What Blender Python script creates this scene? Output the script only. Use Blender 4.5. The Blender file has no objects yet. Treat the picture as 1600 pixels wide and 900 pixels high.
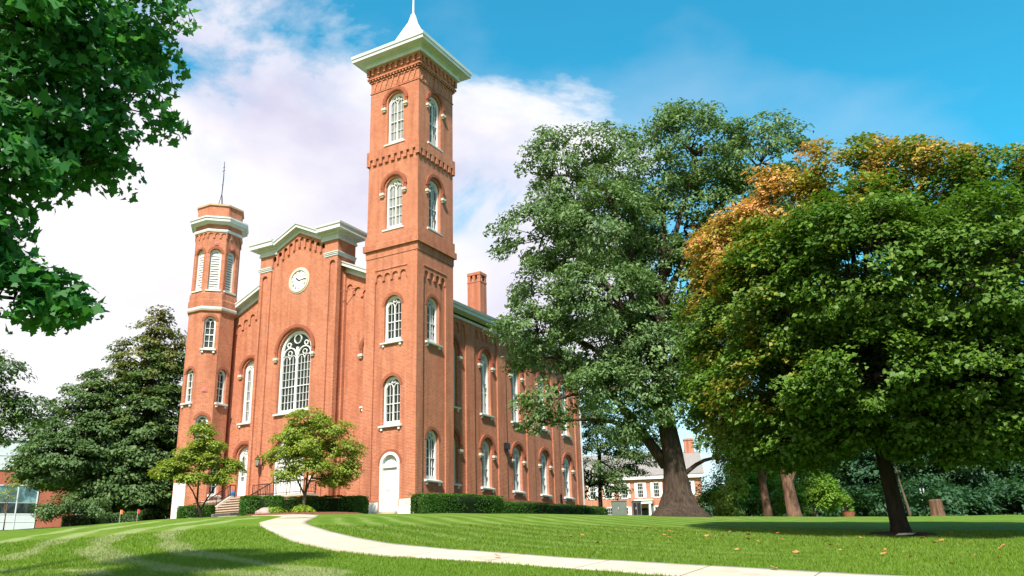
import bpy, bmesh, math, random
import numpy as np
from mathutils import Vector, Matrix
from mathutils.geometry import tessellate_polygon
R = math.radians
SC = bpy.context.scene
COL = SC.collection

# ------------------------------------------------------------------ camera
cd = bpy.data.cameras.new("camera"); cam = bpy.data.objects.new("camera", cd); COL.objects.link(cam)
CAM = Vector((30.647, -42.172, -3.362))
yw, pt_, rl = R(29.324), R(17.32), R(-1.452)
fw = Vector((-math.sin(yw)*math.cos(pt_), math.cos(yw)*math.cos(pt_), math.sin(pt_)))
rt = Vector((math.cos(yw), math.sin(yw), 0)); up = rt.cross(fw)
r2 = rt*math.cos(rl)+up*math.sin(rl); u2 = r2.cross(fw)
cam.matrix_world = Matrix(((r2.x,u2.x,-fw.x,CAM.x),(r2.y,u2.y,-fw.y,CAM.y),(r2.z,u2.z,-fw.z,CAM.z),(0,0,0,1)))
cd.sensor_width = 36; cd.lens = 1330.05/1600*36; cd.shift_y = 18.586/1600
cd.clip_start = .1; cd.clip_end = 3000
SC.camera = cam

# ------------------------------------------------------------------ sun, sky, exposure
SUN_EL, SUN_AZ = 50.0, 19.0            # azimuth: degrees from -Y towards +X
sdir = Vector((math.sin(R(SUN_AZ))*math.cos(R(SUN_EL)), -math.cos(R(SUN_AZ))*math.cos(R(SUN_EL)), math.sin(R(SUN_EL))))
sl = bpy.data.lights.new("sun", 'SUN'); sl.energy = 4.2; sl.angle = R(2.5); sl.color = (1.0, .93, .82)
so = bpy.data.objects.new("sun", sl); COL.objects.link(so)
so.rotation_euler = sdir.to_track_quat('Z', 'Y').to_euler()
W = bpy.data.worlds.new("World"); SC.world = W; W.use_nodes = True
def build_world():
    nt = W.node_tree; nt.nodes.clear(); N = nt.nodes.new; L = nt.links.new
    out = N('ShaderNodeOutputWorld'); bg = N('ShaderNodeBackground'); bg.inputs[1].default_value = .138
    L(bg.outputs[0], out.inputs[0])
    sky = N('ShaderNodeTexSky'); sky.sky_type = 'NISHITA'; sky.sun_disc = False
    sky.sun_elevation = R(SUN_EL); sky.sun_rotation = math.atan2(sdir.x, sdir.y)
    sky.air_density = 1.0; sky.dust_density = .4; sky.ozone_density = 2.0
    tint = N('ShaderNodeMix'); tint.data_type = 'RGBA'; tint.blend_type = 'MULTIPLY'; tint.inputs[0].default_value = 1
    L(sky.outputs[0], tint.inputs[6]); tint.inputs[7].default_value = (.15, .84, .82, 1)
    tc = N('ShaderNodeTexCoord')
    mp = N('ShaderNodeMapping'); L(tc.outputs['Generated'], mp.inputs[0]); mp.inputs['Scale'].default_value = (1, 1, 1.7)
    mp.inputs['Location'].default_value = (.9, .55, .1)
    n1 = N('ShaderNodeTexNoise'); n1.inputs['Scale'].default_value = 3.6; n1.inputs['Detail'].default_value = 9; n1.inputs['Roughness'].default_value = .6
    n1.inputs['Distortion'].default_value = .35
    L(mp.outputs[0], n1.inputs['Vector'])
    dot = N('ShaderNodeVectorMath'); dot.operation = 'DOT_PRODUCT'; L(tc.outputs['Generated'], dot.inputs[0]); dot.inputs[1].default_value = (math.cos(yw), math.sin(yw), 0)
    sep = N('ShaderNodeSeparateXYZ'); L(tc.outputs['Generated'], sep.inputs[0])
    def M(op, a, b, clamp=False):
        m = N('ShaderNodeMath'); m.operation = op; m.use_clamp = clamp
        for i, x in enumerate((a, b)):
            if isinstance(x, (int, float)): m.inputs[i].default_value = x
            else: L(x, m.inputs[i])
        return m.outputs[0]
    h = dot.outputs['Value']; z = sep.outputs['Z']
    # cloud bank thick to the left and low, open sky to the right and overhead
    cov = M('SUBTRACT', .54, M('MULTIPLY', M('MAXIMUM', M('SUBTRACT', h, .07), 0), 3.2))
    cov = M('SUBTRACT', cov, M('MULTIPLY', M('MAXIMUM', M('SUBTRACT', z, .46), 0), 4.2))
    cov = M('ADD', cov, M('MULTIPLY', M('MAXIMUM', M('SUBTRACT', -.30, h), 0), 2.2))
    # unseen cloud added overhead and behind the viewpoint to whiten the ambient light
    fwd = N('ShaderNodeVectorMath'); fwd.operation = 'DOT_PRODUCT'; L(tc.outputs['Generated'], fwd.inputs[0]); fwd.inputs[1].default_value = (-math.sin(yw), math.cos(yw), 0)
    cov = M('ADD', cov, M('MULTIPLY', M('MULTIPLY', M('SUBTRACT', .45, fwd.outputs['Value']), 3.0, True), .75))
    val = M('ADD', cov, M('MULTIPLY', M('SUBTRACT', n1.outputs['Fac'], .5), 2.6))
    ramp = N('ShaderNodeValToRGB'); L(val, ramp.inputs[0])
    e = ramp.color_ramp.elements; e[0].position = .02; e[0].color = (0, 0, 0, 1); e[1].position = .62; e[1].color = (1, 1, 1, 1)
    a = e.new(.18); a.color = (.35, .35, .35, 1); a = e.new(.36); a.color = (.84, .84, .84, 1)
    # thin veil of high cloud
    n2 = N('ShaderNodeTexNoise'); n2.inputs['Scale'].default_value = 2.3; n2.inputs['Detail'].default_value = 7; n2.inputs['Roughness'].default_value = .5
    L(mp.outputs[0], n2.inputs['Vector'])
    veil = N('ShaderNodeMapRange'); L(n2.outputs['Fac'], veil.inputs[0])
    for i, v in zip((1, 2, 3, 4), (.5, .85, 0, .42)): veil.inputs[i].default_value = v
    fac = M('MAXIMUM', ramp.outputs[0], veil.outputs[0])
    hz = N('ShaderNodeMapRange'); L(z, hz.inputs[0])      # the sky pales towards the horizon
    for i, v in zip((1, 2, 3, 4), (.30, .10, 0, .8)): hz.inputs[i].default_value = v
    fac = M('MAXIMUM', fac, hz.outputs[0])
    # cloud colour: white tops, lavender grey where thick
    n3 = N('ShaderNodeTexNoise'); n3.inputs['Scale'].default_value = 4.5; n3.inputs['Detail'].default_value = 6; L(mp.outputs[0], n3.inputs['Vector'])
    cr = N('ShaderNodeValToRGB'); L(n3.outputs['Fac'], cr.inputs[0])
    k = 3.7
    c = cr.color_ramp.elements; c[0].position = .34; c[0].color = (.66*k, .64*k, .80*k, 1); c[1].position = .60; c[1].color = (.96*k, .93*k, .98*k, 1)
    low = N('ShaderNodeMix'); low.data_type = 'RGBA'; 
    lf = N('ShaderNodeMapRange'); L(z, lf.inputs[0])
    for i, v in zip((1, 2, 3, 4), (.42, .08, 0, .8)): lf.inputs[i].default_value = v
    L(lf.outputs[0], low.inputs[0]); L(cr.outputs[0], low.inputs[6]); low.inputs[7].default_value = (1.0*k, 1.0*k, 1.03*k, 1)
    mx = N('ShaderNodeMix'); mx.data_type = 'RGBA'; L(fac, mx.inputs[0]); L(tint.outputs[2], mx.inputs[6]); L(low.outputs[2], mx.inputs[7])
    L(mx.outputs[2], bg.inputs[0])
build_world()
SC.view_settings.view_transform = 'Standard'; SC.view_settings.look = 'None'
SC.view_settings.exposure = 1.15; SC.view_settings.gamma = 1; SC.view_settings.use_curve_mapping = False
SC.render.engine = 'CYCLES'
SC.cycles.max_bounces = 6; SC.cycles.diffuse_bounces = 3; SC.cycles.glossy_bounces = 2; SC.cycles.transmission_bounces = 3; SC.cycles.transparent_max_bounces = 4
SC.cycles.use_denoising = True

# ------------------------------------------------------------------ materials
MATS = {}
def mat(name):
    m = bpy.data.materials.new(name); m.use_nodes = True; MATS[name] = m
    nt = m.node_tree; return m, nt, nt.nodes['Principled BSDF']
def mk(nt, t, **kw):
    n = nt.nodes.new(t)
    for k, v in kw.items():
        if k in n.inputs: n.inputs[k].default_value = v
        else: setattr(n, k, v)
    return n
def ramp(nt, src, stops):
    r = nt.nodes.new('ShaderNodeValToRGB'); nt.links.new(src, r.inputs[0]); e = r.color_ramp.elements
    while len(e) < len(stops): e.new(.5)
    for i, (p, c) in enumerate(stops): e[i].position = p; e[i].color = (*c, 1)
    return r.outputs[0]
def mixc(nt, fac, a, b, mode='MIX'):
    m = nt.nodes.new('ShaderNodeMix'); m.data_type = 'RGBA'; m.blend_type = mode
    for i, x in ((0, fac), (6, a), (7, b)):
        if isinstance(x, (int, float)): m.inputs[i].default_value = x
        elif isinstance(x, tuple): m.inputs[i].default_value = (*x, 1)
        else: nt.links.new(x, m.inputs[i])
    return m.outputs[2]
def bump(nt, h, strength, dist, bsdf):
    b = mk(nt, 'ShaderNodeBump', Strength=strength, Distance=dist); nt.links.new(h, b.inputs['Height']); nt.links.new(b.outputs[0], bsdf.inputs['Normal'])
def noise(nt, scale, detail=5, rough=.55, coord='Object', sc=None):
    tc = nt.nodes.new('ShaderNodeTexCoord'); n = mk(nt, 'ShaderNodeTexNoise', Scale=scale, Detail=detail, Roughness=rough)
    v = tc.outputs[coord]
    if sc:
        mp = mk(nt, 'ShaderNodeMapping', Scale=sc); nt.links.new(v, mp.inputs[0]); v = mp.outputs[0]
    nt.links.new(v, n.inputs['Vector']); return n.outputs['Fac']
def simple(name, col, rough=.6, var=.12, scale=3, spec=.3, metal=0, bmp=0, sc=None):
    m, nt, b = mat(name); n = noise(nt, scale, sc=sc)
    lo = tuple(c*(1-var) for c in col); hi = tuple(min(1, c*(1+var)) for c in col)
    nt.links.new(ramp(nt, n, [(.3, lo), (.7, hi)]), b.inputs['Base Color'])
    b.inputs['Roughness'].default_value = rough; b.inputs['Specular IOR Level'].default_value = spec; b.inputs['Metallic'].default_value = metal
    if bmp: bump(nt, n, bmp, .02, b)
    return m
def brick(name, c1, c2, mortar, dark=(.22, .07, .04)):
    m, nt, b = mat(name); uv = mk(nt, 'ShaderNodeUVMap')
    bt = nt.nodes.new('ShaderNodeTexBrick'); nt.links.new(uv.outputs[0], bt.inputs['Vector'])
    bt.inputs['Color1'].default_value = (*c1, 1); bt.inputs['Color2'].default_value = (*c2, 1); bt.inputs['Mortar'].default_value = (*mortar, 1)
    bt.inputs['Scale'].default_value = 1; bt.inputs['Mortar Size'].default_value = .011; bt.inputs['Brick Width'].default_value = .225; bt.inputs['Row Height'].default_value = .09
    bt.inputs['Bias'].default_value = -.1
    big = noise(nt, .55, 7, .62); fine = noise(nt, 6, 4)
    streak = noise(nt, 1.0, 6, .6, sc=(2.6, 2.6, .16))
    col = mixc(nt, ramp(nt, big, [(.36, (0, 0, 0)), (.72, (.5, .5, .5))]), bt.outputs['Color'], tuple(c*.72 for c in c1))
    col = mixc(nt, ramp(nt, streak, [(.48, (0, 0, 0)), (.74, (.7, .7, .7))]), col, dark)
    col = mixc(nt, ramp(nt, fine, [(.58, (0, 0, 0)), (.8, (.4, .4, .4))]), col, tuple(min(1, c*1.35) for c in c2))
    # pale efflorescence scuffs
    sc_ = noise(nt, 1.7, 9, .7)
    col = mixc(nt, ramp(nt, sc_, [(.66, (0, 0, 0)), (.8, (.35, .35, .35))]), col, (.52, .34, .27))
    nt.links.new(col, b.inputs['Base Color']); b.inputs['Roughness'].default_value = .88; b.inputs['Specular IOR Level'].default_value = .15
    inv = mk(nt, 'ShaderNodeMath', operation='SUBTRACT'); inv.inputs[0].default_value = 1; nt.links.new(bt.outputs['Fac'], inv.inputs[1])
    bump(nt, inv.outputs[0], .5, .01, b); return m
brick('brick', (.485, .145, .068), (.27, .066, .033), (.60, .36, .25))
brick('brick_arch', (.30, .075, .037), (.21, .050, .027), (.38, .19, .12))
brick('brick_base', (.30, .10, .06), (.22, .08, .05), (.36, .24, .17))
brick('brick_far', (.36, .10, .065), (.30, .085, .055), (.36, .17, .12))
brick('brick_house', (.46, .17, .10), (.38, .14, .08), (.5, .32, .24))
brick('brick_chimney', (.50, .16, .075), (.38, .11, .055), (.5, .28, .2))
def white_mat(name, col, var=.07):
    m, nt, b = mat(name); n = noise(nt, 1.3, 8, .65, sc=(1, 1, .35)); d = noise(nt, 5, 6, .7)
    c = ramp(nt, n, [(.35, tuple(x*(1-var) for x in col)), (.65, col)])
    c = mixc(nt, ramp(nt, d, [(.6, (0, 0, 0)), (.82, (.35, .35, .35))]), c, tuple(x*.62 for x in col))
    nt.links.new(c, b.inputs['Base Color']); b.inputs['Roughness'].default_value = .5; b.inputs['Specular IOR Level'].default_value = .3
white_mat('white_paint', (.72, .72, .70), .12); white_mat('cornice_white', (.60, .62, .61), .18); white_mat('roof_metal', (.80, .78, .72))
white_mat('limestone', (.62, .56, .46), .2); white_mat('whitewash', (.80, .79, .75), .12); white_mat('copper_cap', (.55, .36, .22), .2)
simple('roof_shingle', (.17, .16, .16), .85, .3, 9); simple('shingle_pale', (.22, .20, .19), .85, .2, 6)
simple('black_iron', (.012, .012, .013), .4, .2, 20, .5); simple('dark_slot', (.012, .012, .012), .9, .1)
simple('lamp_glass', (.35, .33, .28), .2, .1, 8, .5)
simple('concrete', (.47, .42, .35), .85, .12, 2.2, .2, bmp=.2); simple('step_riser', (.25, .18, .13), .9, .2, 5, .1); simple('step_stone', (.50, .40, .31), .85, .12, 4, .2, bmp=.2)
simple('plaque_pink', (.50, .16, .14), .6, .1); simple('steel_grey', (.42, .43, .43), .45, .1, 4); simple('box_green', (.13, .15, .13), .6, .12, 3)
simple('clock_face', (.80, .77, .69), .5, .05); simple('clock_black', (.012, .012, .012), .4, .1); simple('blue_plastic', (.02, .16, .42), .4, .1)
simple('panel_white', (.46, .50, .53), .4, .06, 2); simple('mulch', (.15, .06, .035), .95, .45, 9, .1, bmp=.8); simple('soil', (.055, .035, .025), .95, .4, 7, .1, bmp=.6)
simple('boulder', (.42, .27, .24), .85, .25, 3, .2, bmp=.5); simple('flag_orange', (.85, .17, .02), .6, .05); simple('flag_red', (.75, .03, .03), .6, .05)
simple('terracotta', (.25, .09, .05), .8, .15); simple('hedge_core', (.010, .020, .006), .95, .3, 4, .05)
simple('stub_bark', (.13, .075, .05), .9, .3, 3, .1, bmp=.6, sc=(4, 4, .6))
def bark(name, a, b_):
    m, nt, b = mat(name); n = noise(nt, 3.2, 8, .65, sc=(3.2, 3.2, .5)); n2 = noise(nt, .9, 4)
    c = ramp(nt, n, [(.32, a), (.68, b_)]); c = mixc(nt, ramp(nt, n2, [(.45, (0, 0, 0)), (.7, (.5, .5, .5))]), c, tuple(x*.6 for x in a))
    nt.links.new(c, b.inputs['Base Color']); b.inputs['Roughness'].default_value = .95; b.inputs['Specular IOR Level'].default_value = .1
    bump(nt, n, 1, .06, b)
bark('bark_oak', (.026, .019, .015), (.095, .066, .050)); bark('bark_dark', (.018, .014, .012), (.05, .038, .03)); bark('bark_red', (.11, .06, .04), (.24, .14, .10))
bark('bark_grey', (.06, .045, .035), (.16, .12, .09))
def glass(name, col, rough=.07):
    m, nt, b = mat(name); n = noise(nt, 1.1, 3)
    c = ramp(nt, n, [(.35, tuple(x*.45 for x in col)), (.65, col)])
    oi = nt.nodes.new('ShaderNodeObjectInfo'); c = mixc(nt, ramp(nt, oi.outputs['Random'], [(0, (.75, .75, .75)), (1, (0, 0, 0))]), c, tuple(x*.35 for x in col))
    n2 = noise(nt, .8, 5, .6); c = mixc(nt, ramp(nt, n2, [(.52, (0, 0, 0)), (.62, (.5, .5, .5))]), c, tuple(min(.6, x*2.2+.03) for x in col))
    nt.links.new(c, b.inputs['Base Color']); b.inputs['Roughness'].default_value = rough; b.inputs['Specular IOR Level'].default_value = .3
    bump(nt, noise(nt, 2.2, 2), .12, .08, b)
glass('glass_dark', (.018, .028, .024)); glass('glass_mid', (.10, .125, .115)); glass('glass_pale', (.42, .43, .43), .2); glass('glass_blue', (.10, .2, .22))
def leafmat(name, dark, lite, autumn=None, trans=.28, rough=.5, spec=.25):
    m, nt, b = mat(name)
    at = mk(nt, 'ShaderNodeAttribute', attribute_name='tint')
    c = ramp(nt, at.outputs['Fac'], [(0, dark), (.6, tuple((x+y)/2 for x, y in zip(dark, lite))), (1, lite)])
    if autumn:
        au = mk(nt, 'ShaderNodeAttribute', attribute_name='autumn')
        a1 = ramp(nt, au.outputs['Fac'], [(0, (0, 0, 0)), (.35, (.55, .55, .55)), (1, (1, 1, 1))])
        ac = ramp(nt, au.outputs['Fac'], [(0, (.15, .18, .02)), (.4, autumn[0]), (1, autumn[1])])
        c = mixc(nt, a1, c, ac)
    nt.links.new(c, b.inputs['Base Color']); b.inputs['Roughness'].default_value = rough; b.inputs['Specular IOR Level'].default_value = spec
    tr = nt.nodes.new('ShaderNodeBsdfTranslucent'); tcx = mixc(nt, 1.0, c, (1.15, 1.25, .6), 'MULTIPLY'); nt.links.new(tcx, tr.inputs[0])
    mx = mk(nt, 'ShaderNodeMixShader'); mx.inputs[0].default_value = trans
    nt.links.new(b.outputs[0], mx.inputs[1]); nt.links.new(tr.outputs[0], mx.inputs[2]); nt.links.new(mx.outputs[0], nt.nodes['Material Output'].inputs[0])
leafmat('leaf_oak', (.060, .122, .046), (.215, .315, .120))
leafmat('leaf_maple', (.040, .100, .014), (.145, .250, .032), ((.36, .28, .03), (.58, .30, .11)))
leafmat('leaf_fore', (.024, .120, .028), (.085, .260, .065), trans=.5)
leafmat('leaf_deep', (.040, .092, .034), (.150, .225, .070), ((.20, .18, .045), (.32, .22, .06)))
leafmat('leaf_dogwood', (.15, .225, .035), (.38, .45, .075), ((.36, .30, .06), (.42, .24, .07)), trans=.35)
leafmat('leaf_hedge', (.022, .080, .010), (.095, .215, .022)); leafmat('leaf_lime', (.10, .20, .015), (.32, .38, .04), trans=.35)
leafmat('leaf_far', (.020, .066, .030), (.060, .130, .052)); leafmat('leaf_bright', (.09, .20, .02), (.24, .38, .045), trans=.4)
leafmat('leaf_grass', (.080, .165, .010), (.21, .31, .026), ((.21, .27, .065), (.27, .30, .13)), trans=.35, rough=.6)
simple('leaf_fallen', (.46, .20, .07), .7, .35, 2)
m, nt, b = mat('lawn')
at = mk(nt, 'ShaderNodeAttribute', attribute_name='swath'); n1 = noise(nt, .35, 6, .6); n2 = noise(nt, 14, 4, .7); n3 = noise(nt, 2.4, 6, .65)
c = ramp(nt, n3, [(.3, (.075, .150, .010)), (.55, (.112, .210, .013)), (.75, (.155, .250, .020))])
c = mixc(nt, ramp(nt, n1, [(.40, (0, 0, 0)), (.7, (.6, .6, .6))]), c, (.190, .245, .034))
c = mixc(nt, ramp(nt, n2, [(.35, (.55, .55, .55)), (.6, (0, 0, 0))]), c, (.045, .10, .01))
c = mixc(nt, at.outputs['Fac'], c, (.25, .30, .11))
dk = mk(nt, 'ShaderNodeAttribute', attribute_name='deep'); c = mixc(nt, dk.outputs['Fac'], c, (.05, .12, .012))
nt.links.new(c, b.inputs['Base Color']); b.inputs['Roughness'].default_value = .9; b.inputs['Specular IOR Level'].default_value = .1
bump(nt, n2, .9, .08, b)
m, nt, b = mat('path_concrete')
n = noise(nt, .8, 8, .62); n2 = noise(nt, 9, 6, .7)
c = ramp(nt, n, [(.3, (.40, .325, .24)), (.65, (.49, .415, .325))]); c = mixc(nt, ramp(nt, n2, [(.55, (0, 0, 0)), (.8, (.5, .5, .5))]), c, (.30, .24, .18))
uv = mk(nt, 'ShaderNodeUVMap'); sp = nt.nodes.new('ShaderNodeSeparateXYZ'); nt.links.new(uv.outputs[0], sp.inputs[0])
md = mk(nt, 'ShaderNodeMath', operation='PINGPONG'); nt.links.new(sp.outputs['Y'], md.inputs[0]); md.inputs[1].default_value = .9
n3 = noise(nt, 1.3, 8, .7); c = mixc(nt, ramp(nt, n3, [(.52, (0, 0, 0)), (.70, (.6, .6, .6))]), c, (.25, .21, .16))
ed = mk(nt, 'ShaderNodeMath', operation='PINGPONG'); nt.links.new(sp.outputs['X'], ed.inputs[0]); ed.inputs[1].default_value = .5
c = mixc(nt, ramp(nt, ed.outputs[0], [(.0, (.55, .55, .55)), (.07, (0, 0, 0))]), c, (.22, .20, .12))
c = mixc(nt, ramp(nt, md.outputs[0], [(.008, (.85, .85, .85)), (.022, (0, 0, 0))]), c, (.10, .085, .065))
nt.links.new(c, b.inputs['Base Color']); b.inputs['Roughness'].default_value = .9; bump(nt, n2, .25, .01, b)

# ------------------------------------------------------------------ scene bookkeeping
def tag(o, label=None, cat=None, group=None, kind=None):
    for k, v in (('label', label), ('category', cat), ('group', group), ('kind', kind)):
        if v: o[k] = v
    return o
def thing(name, label, cat, loc=(0, 0, 0), rz=0, group=None):
    o = bpy.data.objects.new(name, None); COL.objects.link(o); o.location = loc; o.rotation_euler = (0, 0, rz); o.empty_display_size = .3
    return tag(o, label, cat, group)
def mw(o):
    m = Matrix.LocRotScale(o.location, o.rotation_euler, o.scale)
    return (mw(o.parent) @ o.matrix_parent_inverse @ m) if o.parent else m
def attach(o, parent, keep=True):
    o.parent = parent
    if keep: o.matrix_parent_inverse = mw(parent).inverted()
def copy_tree(o, parent=None):
    c = o.copy(); COL.objects.link(c)
    if parent: c.parent = parent; c.matrix_parent_inverse = o.matrix_parent_inverse.copy()
    for ch in [x for x in COL.objects if x.parent == o]: copy_tree(ch, c)
    return c

class F:
    """wall frame: a along the wall, z up, d outwards"""
    def __init__(s, o, t, n): s.o, s.t, s.n = Vector(o), Vector(t).normalized(), Vector(n).normalized()
    def __call__(s, a, z, d=0): return s.o+s.t*a+s.n*d+Vector((0, 0, z))
LOCAL = F((0, 0, 0), (1, 0, 0), (0, -1, 0))
class MB:
    def __init__(s): s.v = []; s.f = []; s.m = []; s.mi = 0
    def add(s, pts, faces):
        b = len(s.v); s.v += [tuple(p) for p in pts]
        for f in faces: s.f.append([b+i for i in f]); s.m.append(s.mi)
    def box(s, x0, x1, y0, y1, z0, z1, fr=None):
        P = [(x, y, z) for z in (z0, z1) for y in (y0, y1) for x in (x0, x1)]
        if fr: P = [fr(x, z, y) for x, y, z in P]
        s.add(P, [(0, 2, 3, 1), (4, 5, 7, 6), (0, 1, 5, 4), (2, 6, 7, 3), (0, 4, 6, 2), (1, 3, 7, 5)])
    def bx(s, fr, a0, a1, z0, z1, d0, d1): s.box(a0, a1, d0, d1, z0, z1, fr)
    def prism(s, fr, outline, d0, d1, back=False):
        n = len(outline); tri = tessellate_polygon([[Vector((a, z, 0)) for a, z in outline]])
        s.add([fr(a, z, d1) for a, z in outline], [tuple(t) for t in tri])
        if back: s.add([fr(a, z, d0) for a, z in outline], [tuple(t) for t in tri])
        s.add([fr(a, z, d1) for a, z in outline]+[fr(a, z, d0) for a, z in outline], [(i, (i+1) % n, n+(i+1) % n, n+i) for i in range(n)])
    def sheet(s, fr, outline, holes=(), d=0, depth=.3):
        loops = [outline]+list(holes); flat = [p for l in loops for p in l]
        tri = tessellate_polygon([[Vector((a, z, 0)) for a, z in l] for l in loops])
        s.add([fr(a, z, d) for a, z in flat], [tuple(t) for t in tri])
        for h in holes:
            n = len(h); s.add([fr(a, z, d) for a, z in h]+[fr(a, z, d-depth) for a, z in h], [(i, (i+1) % n, n+(i+1) % n, n+i) for i in range(n)])
    def arc(s, fr, ca, cz, ri, ro, d0, d1, a0=0, a1=180, n=16, legs=0):
        P = []
        for i in range(n+1):
            t = R(a0+(a1-a0)*i/n); c, q = math.cos(t), math.sin(t)
            P += [fr(ca+ri*c, cz+ri*q, d0), fr(ca+ro*c, cz+ro*q, d0), fr(ca+ro*c, cz+ro*q, d1), fr(ca+ri*c, cz+ri*q, d1)]
        fs = []
        for i in range(n):
            b = 4*i
            for k in range(4): fs.append((b+k, b+(k+1) % 4, b+4+(k+1) % 4, b+4+k))
        fs += [(0, 1, 2, 3), (4*n, 4*n+1, 4*n+2, 4*n+3)]
        s.add(P, fs)
        if legs:
            for sg in (-1, 1):
                x0, x1 = sorted((ca+sg*ri, ca+sg*ro)); s.bx(fr, x0, x1, cz-legs, cz, d0, d1)
    def bar(s, p, q, r0, r1=None, n=6):
        s.tube([p, q], [r0, r1 if r1 is not None else r0], n)
    def tube(s, pts, rad, n=8, wob=None):
        pts = [Vector(p) for p in pts]; P = []; prev = None
        for i, p in enumerate(pts):
            t = (pts[min(i+1, len(pts)-1)]-pts[max(i-1, 0)]).normalized()
            x = prev-t*prev.dot(t) if prev is not None else (Vector((1, 0, 0)) if abs(t.x) < .8 else Vector((0, 1, 0)))
            x = (x-t*x.dot(t)).normalized(); y = t.cross(x); prev = x
            for k in range(n):
                a = 2*math.pi*k/n; rr = rad[i]*(wob(i, k) if wob else 1); P.append(p+x*(rr*math.cos(a))+y*(rr*math.sin(a)))
        fs = [(i*n+k, i*n+(k+1) % n, (i+1)*n+(k+1) % n, (i+1)*n+k) for i in range(len(pts)-1) for k in range(n)]
        fs += [tuple(range(n))[::-1], tuple((len(pts)-1)*n+k for k in range(n))]; s.add(P, fs)
    def sweep(s, rings, cap=True):
        n = len(rings[0]); b = [p for r in rings for p in r]
        fs = [(i*n+k, i*n+(k+1) % n, (i+1)*n+(k+1) % n, (i+1)*n+k) for i in range(len(rings)-1) for k in range(n)]
        if cap: fs += [tuple(range(n)), tuple((len(rings)-1)*n+k for k in range(n))]
        s.add(b, fs)
    def build(s, name, mats, parent=None, loc=None, rz=0, smooth=False, uv=True):
        me = bpy.data.meshes.new(name); me.from_pydata(s.v, [], s.f)
        for m in ([mats] if isinstance(mats, str) else mats): me.materials.append(MATS[m])
        me.polygons.foreach_set('material_index', s.m)
        bm = bmesh.new(); bm.from_mesh(me); bmesh.ops.recalc_face_normals(bm, faces=bm.faces)
        if uv:
            l = bm.loops.layers.uv.new('UVMap')
            for f in bm.faces:
                n = f.normal
                if abs(n.z) > .85:
                    for lp in f.loops: lp[l].uv = (lp.vert.co.x, lp.vert.co.y)
                else:
                    hx, hy = -n.y, n.x; q = math.hypot(hx, hy) or 1
                    for lp in f.loops: lp[l].uv = ((lp.vert.co.x*hx+lp.vert.co.y*hy)/q, lp.vert.co.z)
        bm.to_mesh(me); bm.free()
        if smooth: me.polygons.foreach_set('use_smooth', [True]*len(me.polygons))
        o = bpy.data.objects.new(name, me); COL.objects.link(o)
        if loc is not None: o.location = loc; o.rotation_euler = (0, 0, rz)
        if parent: attach(o, parent)
        return o
def arch_pts(c, w, z0, z1, n=16):
    r = w/2; zs = z1-r
    return [(c-r, z0), (c+r, z0)]+[(c+r*math.cos(math.pi*i/n), zs+r*math.sin(math.pi*i/n)) for i in range(n+1)]
def teeth(a0, a1, n, zt, drop, cw=.16, k=7):
    """points left to right along the lower edge of an arched corbel table; zt(a) = top of an arch"""
    p = (a1-a0)/n; out = []
    for i in range(n):
        l, r = a0+i*p, a0+(i+1)*p; c = (l+r)/2; rad = (p-cw)/2; t = zt(c)
        out += [(l+.001, zt(l)-drop), (l+cw/2, zt(l)-drop), (l+cw/2, t-rad)]
        out += [(c-rad*math.cos(math.pi*j/k), t-rad+rad*math.sin(math.pi*j/k)) for j in range(1, k)]
        out += [(r-cw/2, t-rad), (r-cw/2, zt(r)-drop), (r-.001, zt(r)-drop)]
    return out
def bay(a0, a1, z0, n, zt, drop, cw=.16):
    return [(a1, z0), (a0, z0)]+teeth(a0, a1, n, zt, drop, cw)

# ------------------------------------------------------------------ terrain: a lawn rising to the hall
AZ = [-180, -60, -10, 0, 6, 19, 25, 36, 42, 47, 53, 59, 75, 120, 180]
AA = [.0, .02, .080, .0884, .094, .1085, .1139, .1199, .1192, .1210, .1134, .1054, .09, .03, .0]
KK = [.0, .0002, .0004, .000425, .00047, .00055, .00055, .00055, .00055, .00055, .00055, .00055, .0005, .0002, 0.]
def gz(X, Y):
    dx = np.asarray(X, float)-30.65; dy = np.asarray(Y, float)+42.17; D = np.hypot(dx, dy); az = np.degrees(np.arctan2(-dx, dy))
    a = (np.interp(az, AZ, AA)+np.interp(az-4, AZ, AA)+np.interp(az+4, AZ, AA))/3; k = np.interp(az, AZ, KK)
    Dm = np.minimum(D, 78.); s2 = np.interp(az, [-60, -20, 30, 45, 60, 120], [.0, .03, .03, 0, -.03, 0])
    return -5+a*Dm-k*Dm*Dm+s2*np.clip(D-78, 0, 80)
def G(x, y): return float(gz(x, y))
rng = np.random.default_rng(7)
def seg_dist(X, Y, pts):
    best = np.full(X.shape, 1e9)
    for (x0, y0), (x1, y1) in zip(pts[:-1], pts[1:]):
        dx, dy = x1-x0, y1-y0; t = np.clip(((X-x0)*dx+(Y-y0)*dy)/(dx*dx+dy*dy), 0, 1)
        best = np.minimum(best, np.hypot(X-x0-t*dx, Y-y0-t*dy))
    return best
def vnoise(X, Y, s, seed):
    r = np.random.default_rng(seed); T = r.random((64, 64)); x = X/s; y = Y/s
    i = np.floor(x).astype(int); j = np.floor(y).astype(int); u = x-i; v = y-j; u = u*u*(3-2*u); v = v*v*(3-2*v)
    g = lambda a, b: T[a % 64, b % 64]
    return (g(i, j)*(1-u)+g(i+1, j)*u)*(1-v)+(g(i, j+1)*(1-u)+g(i+1, j+1)*u)*v
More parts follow.
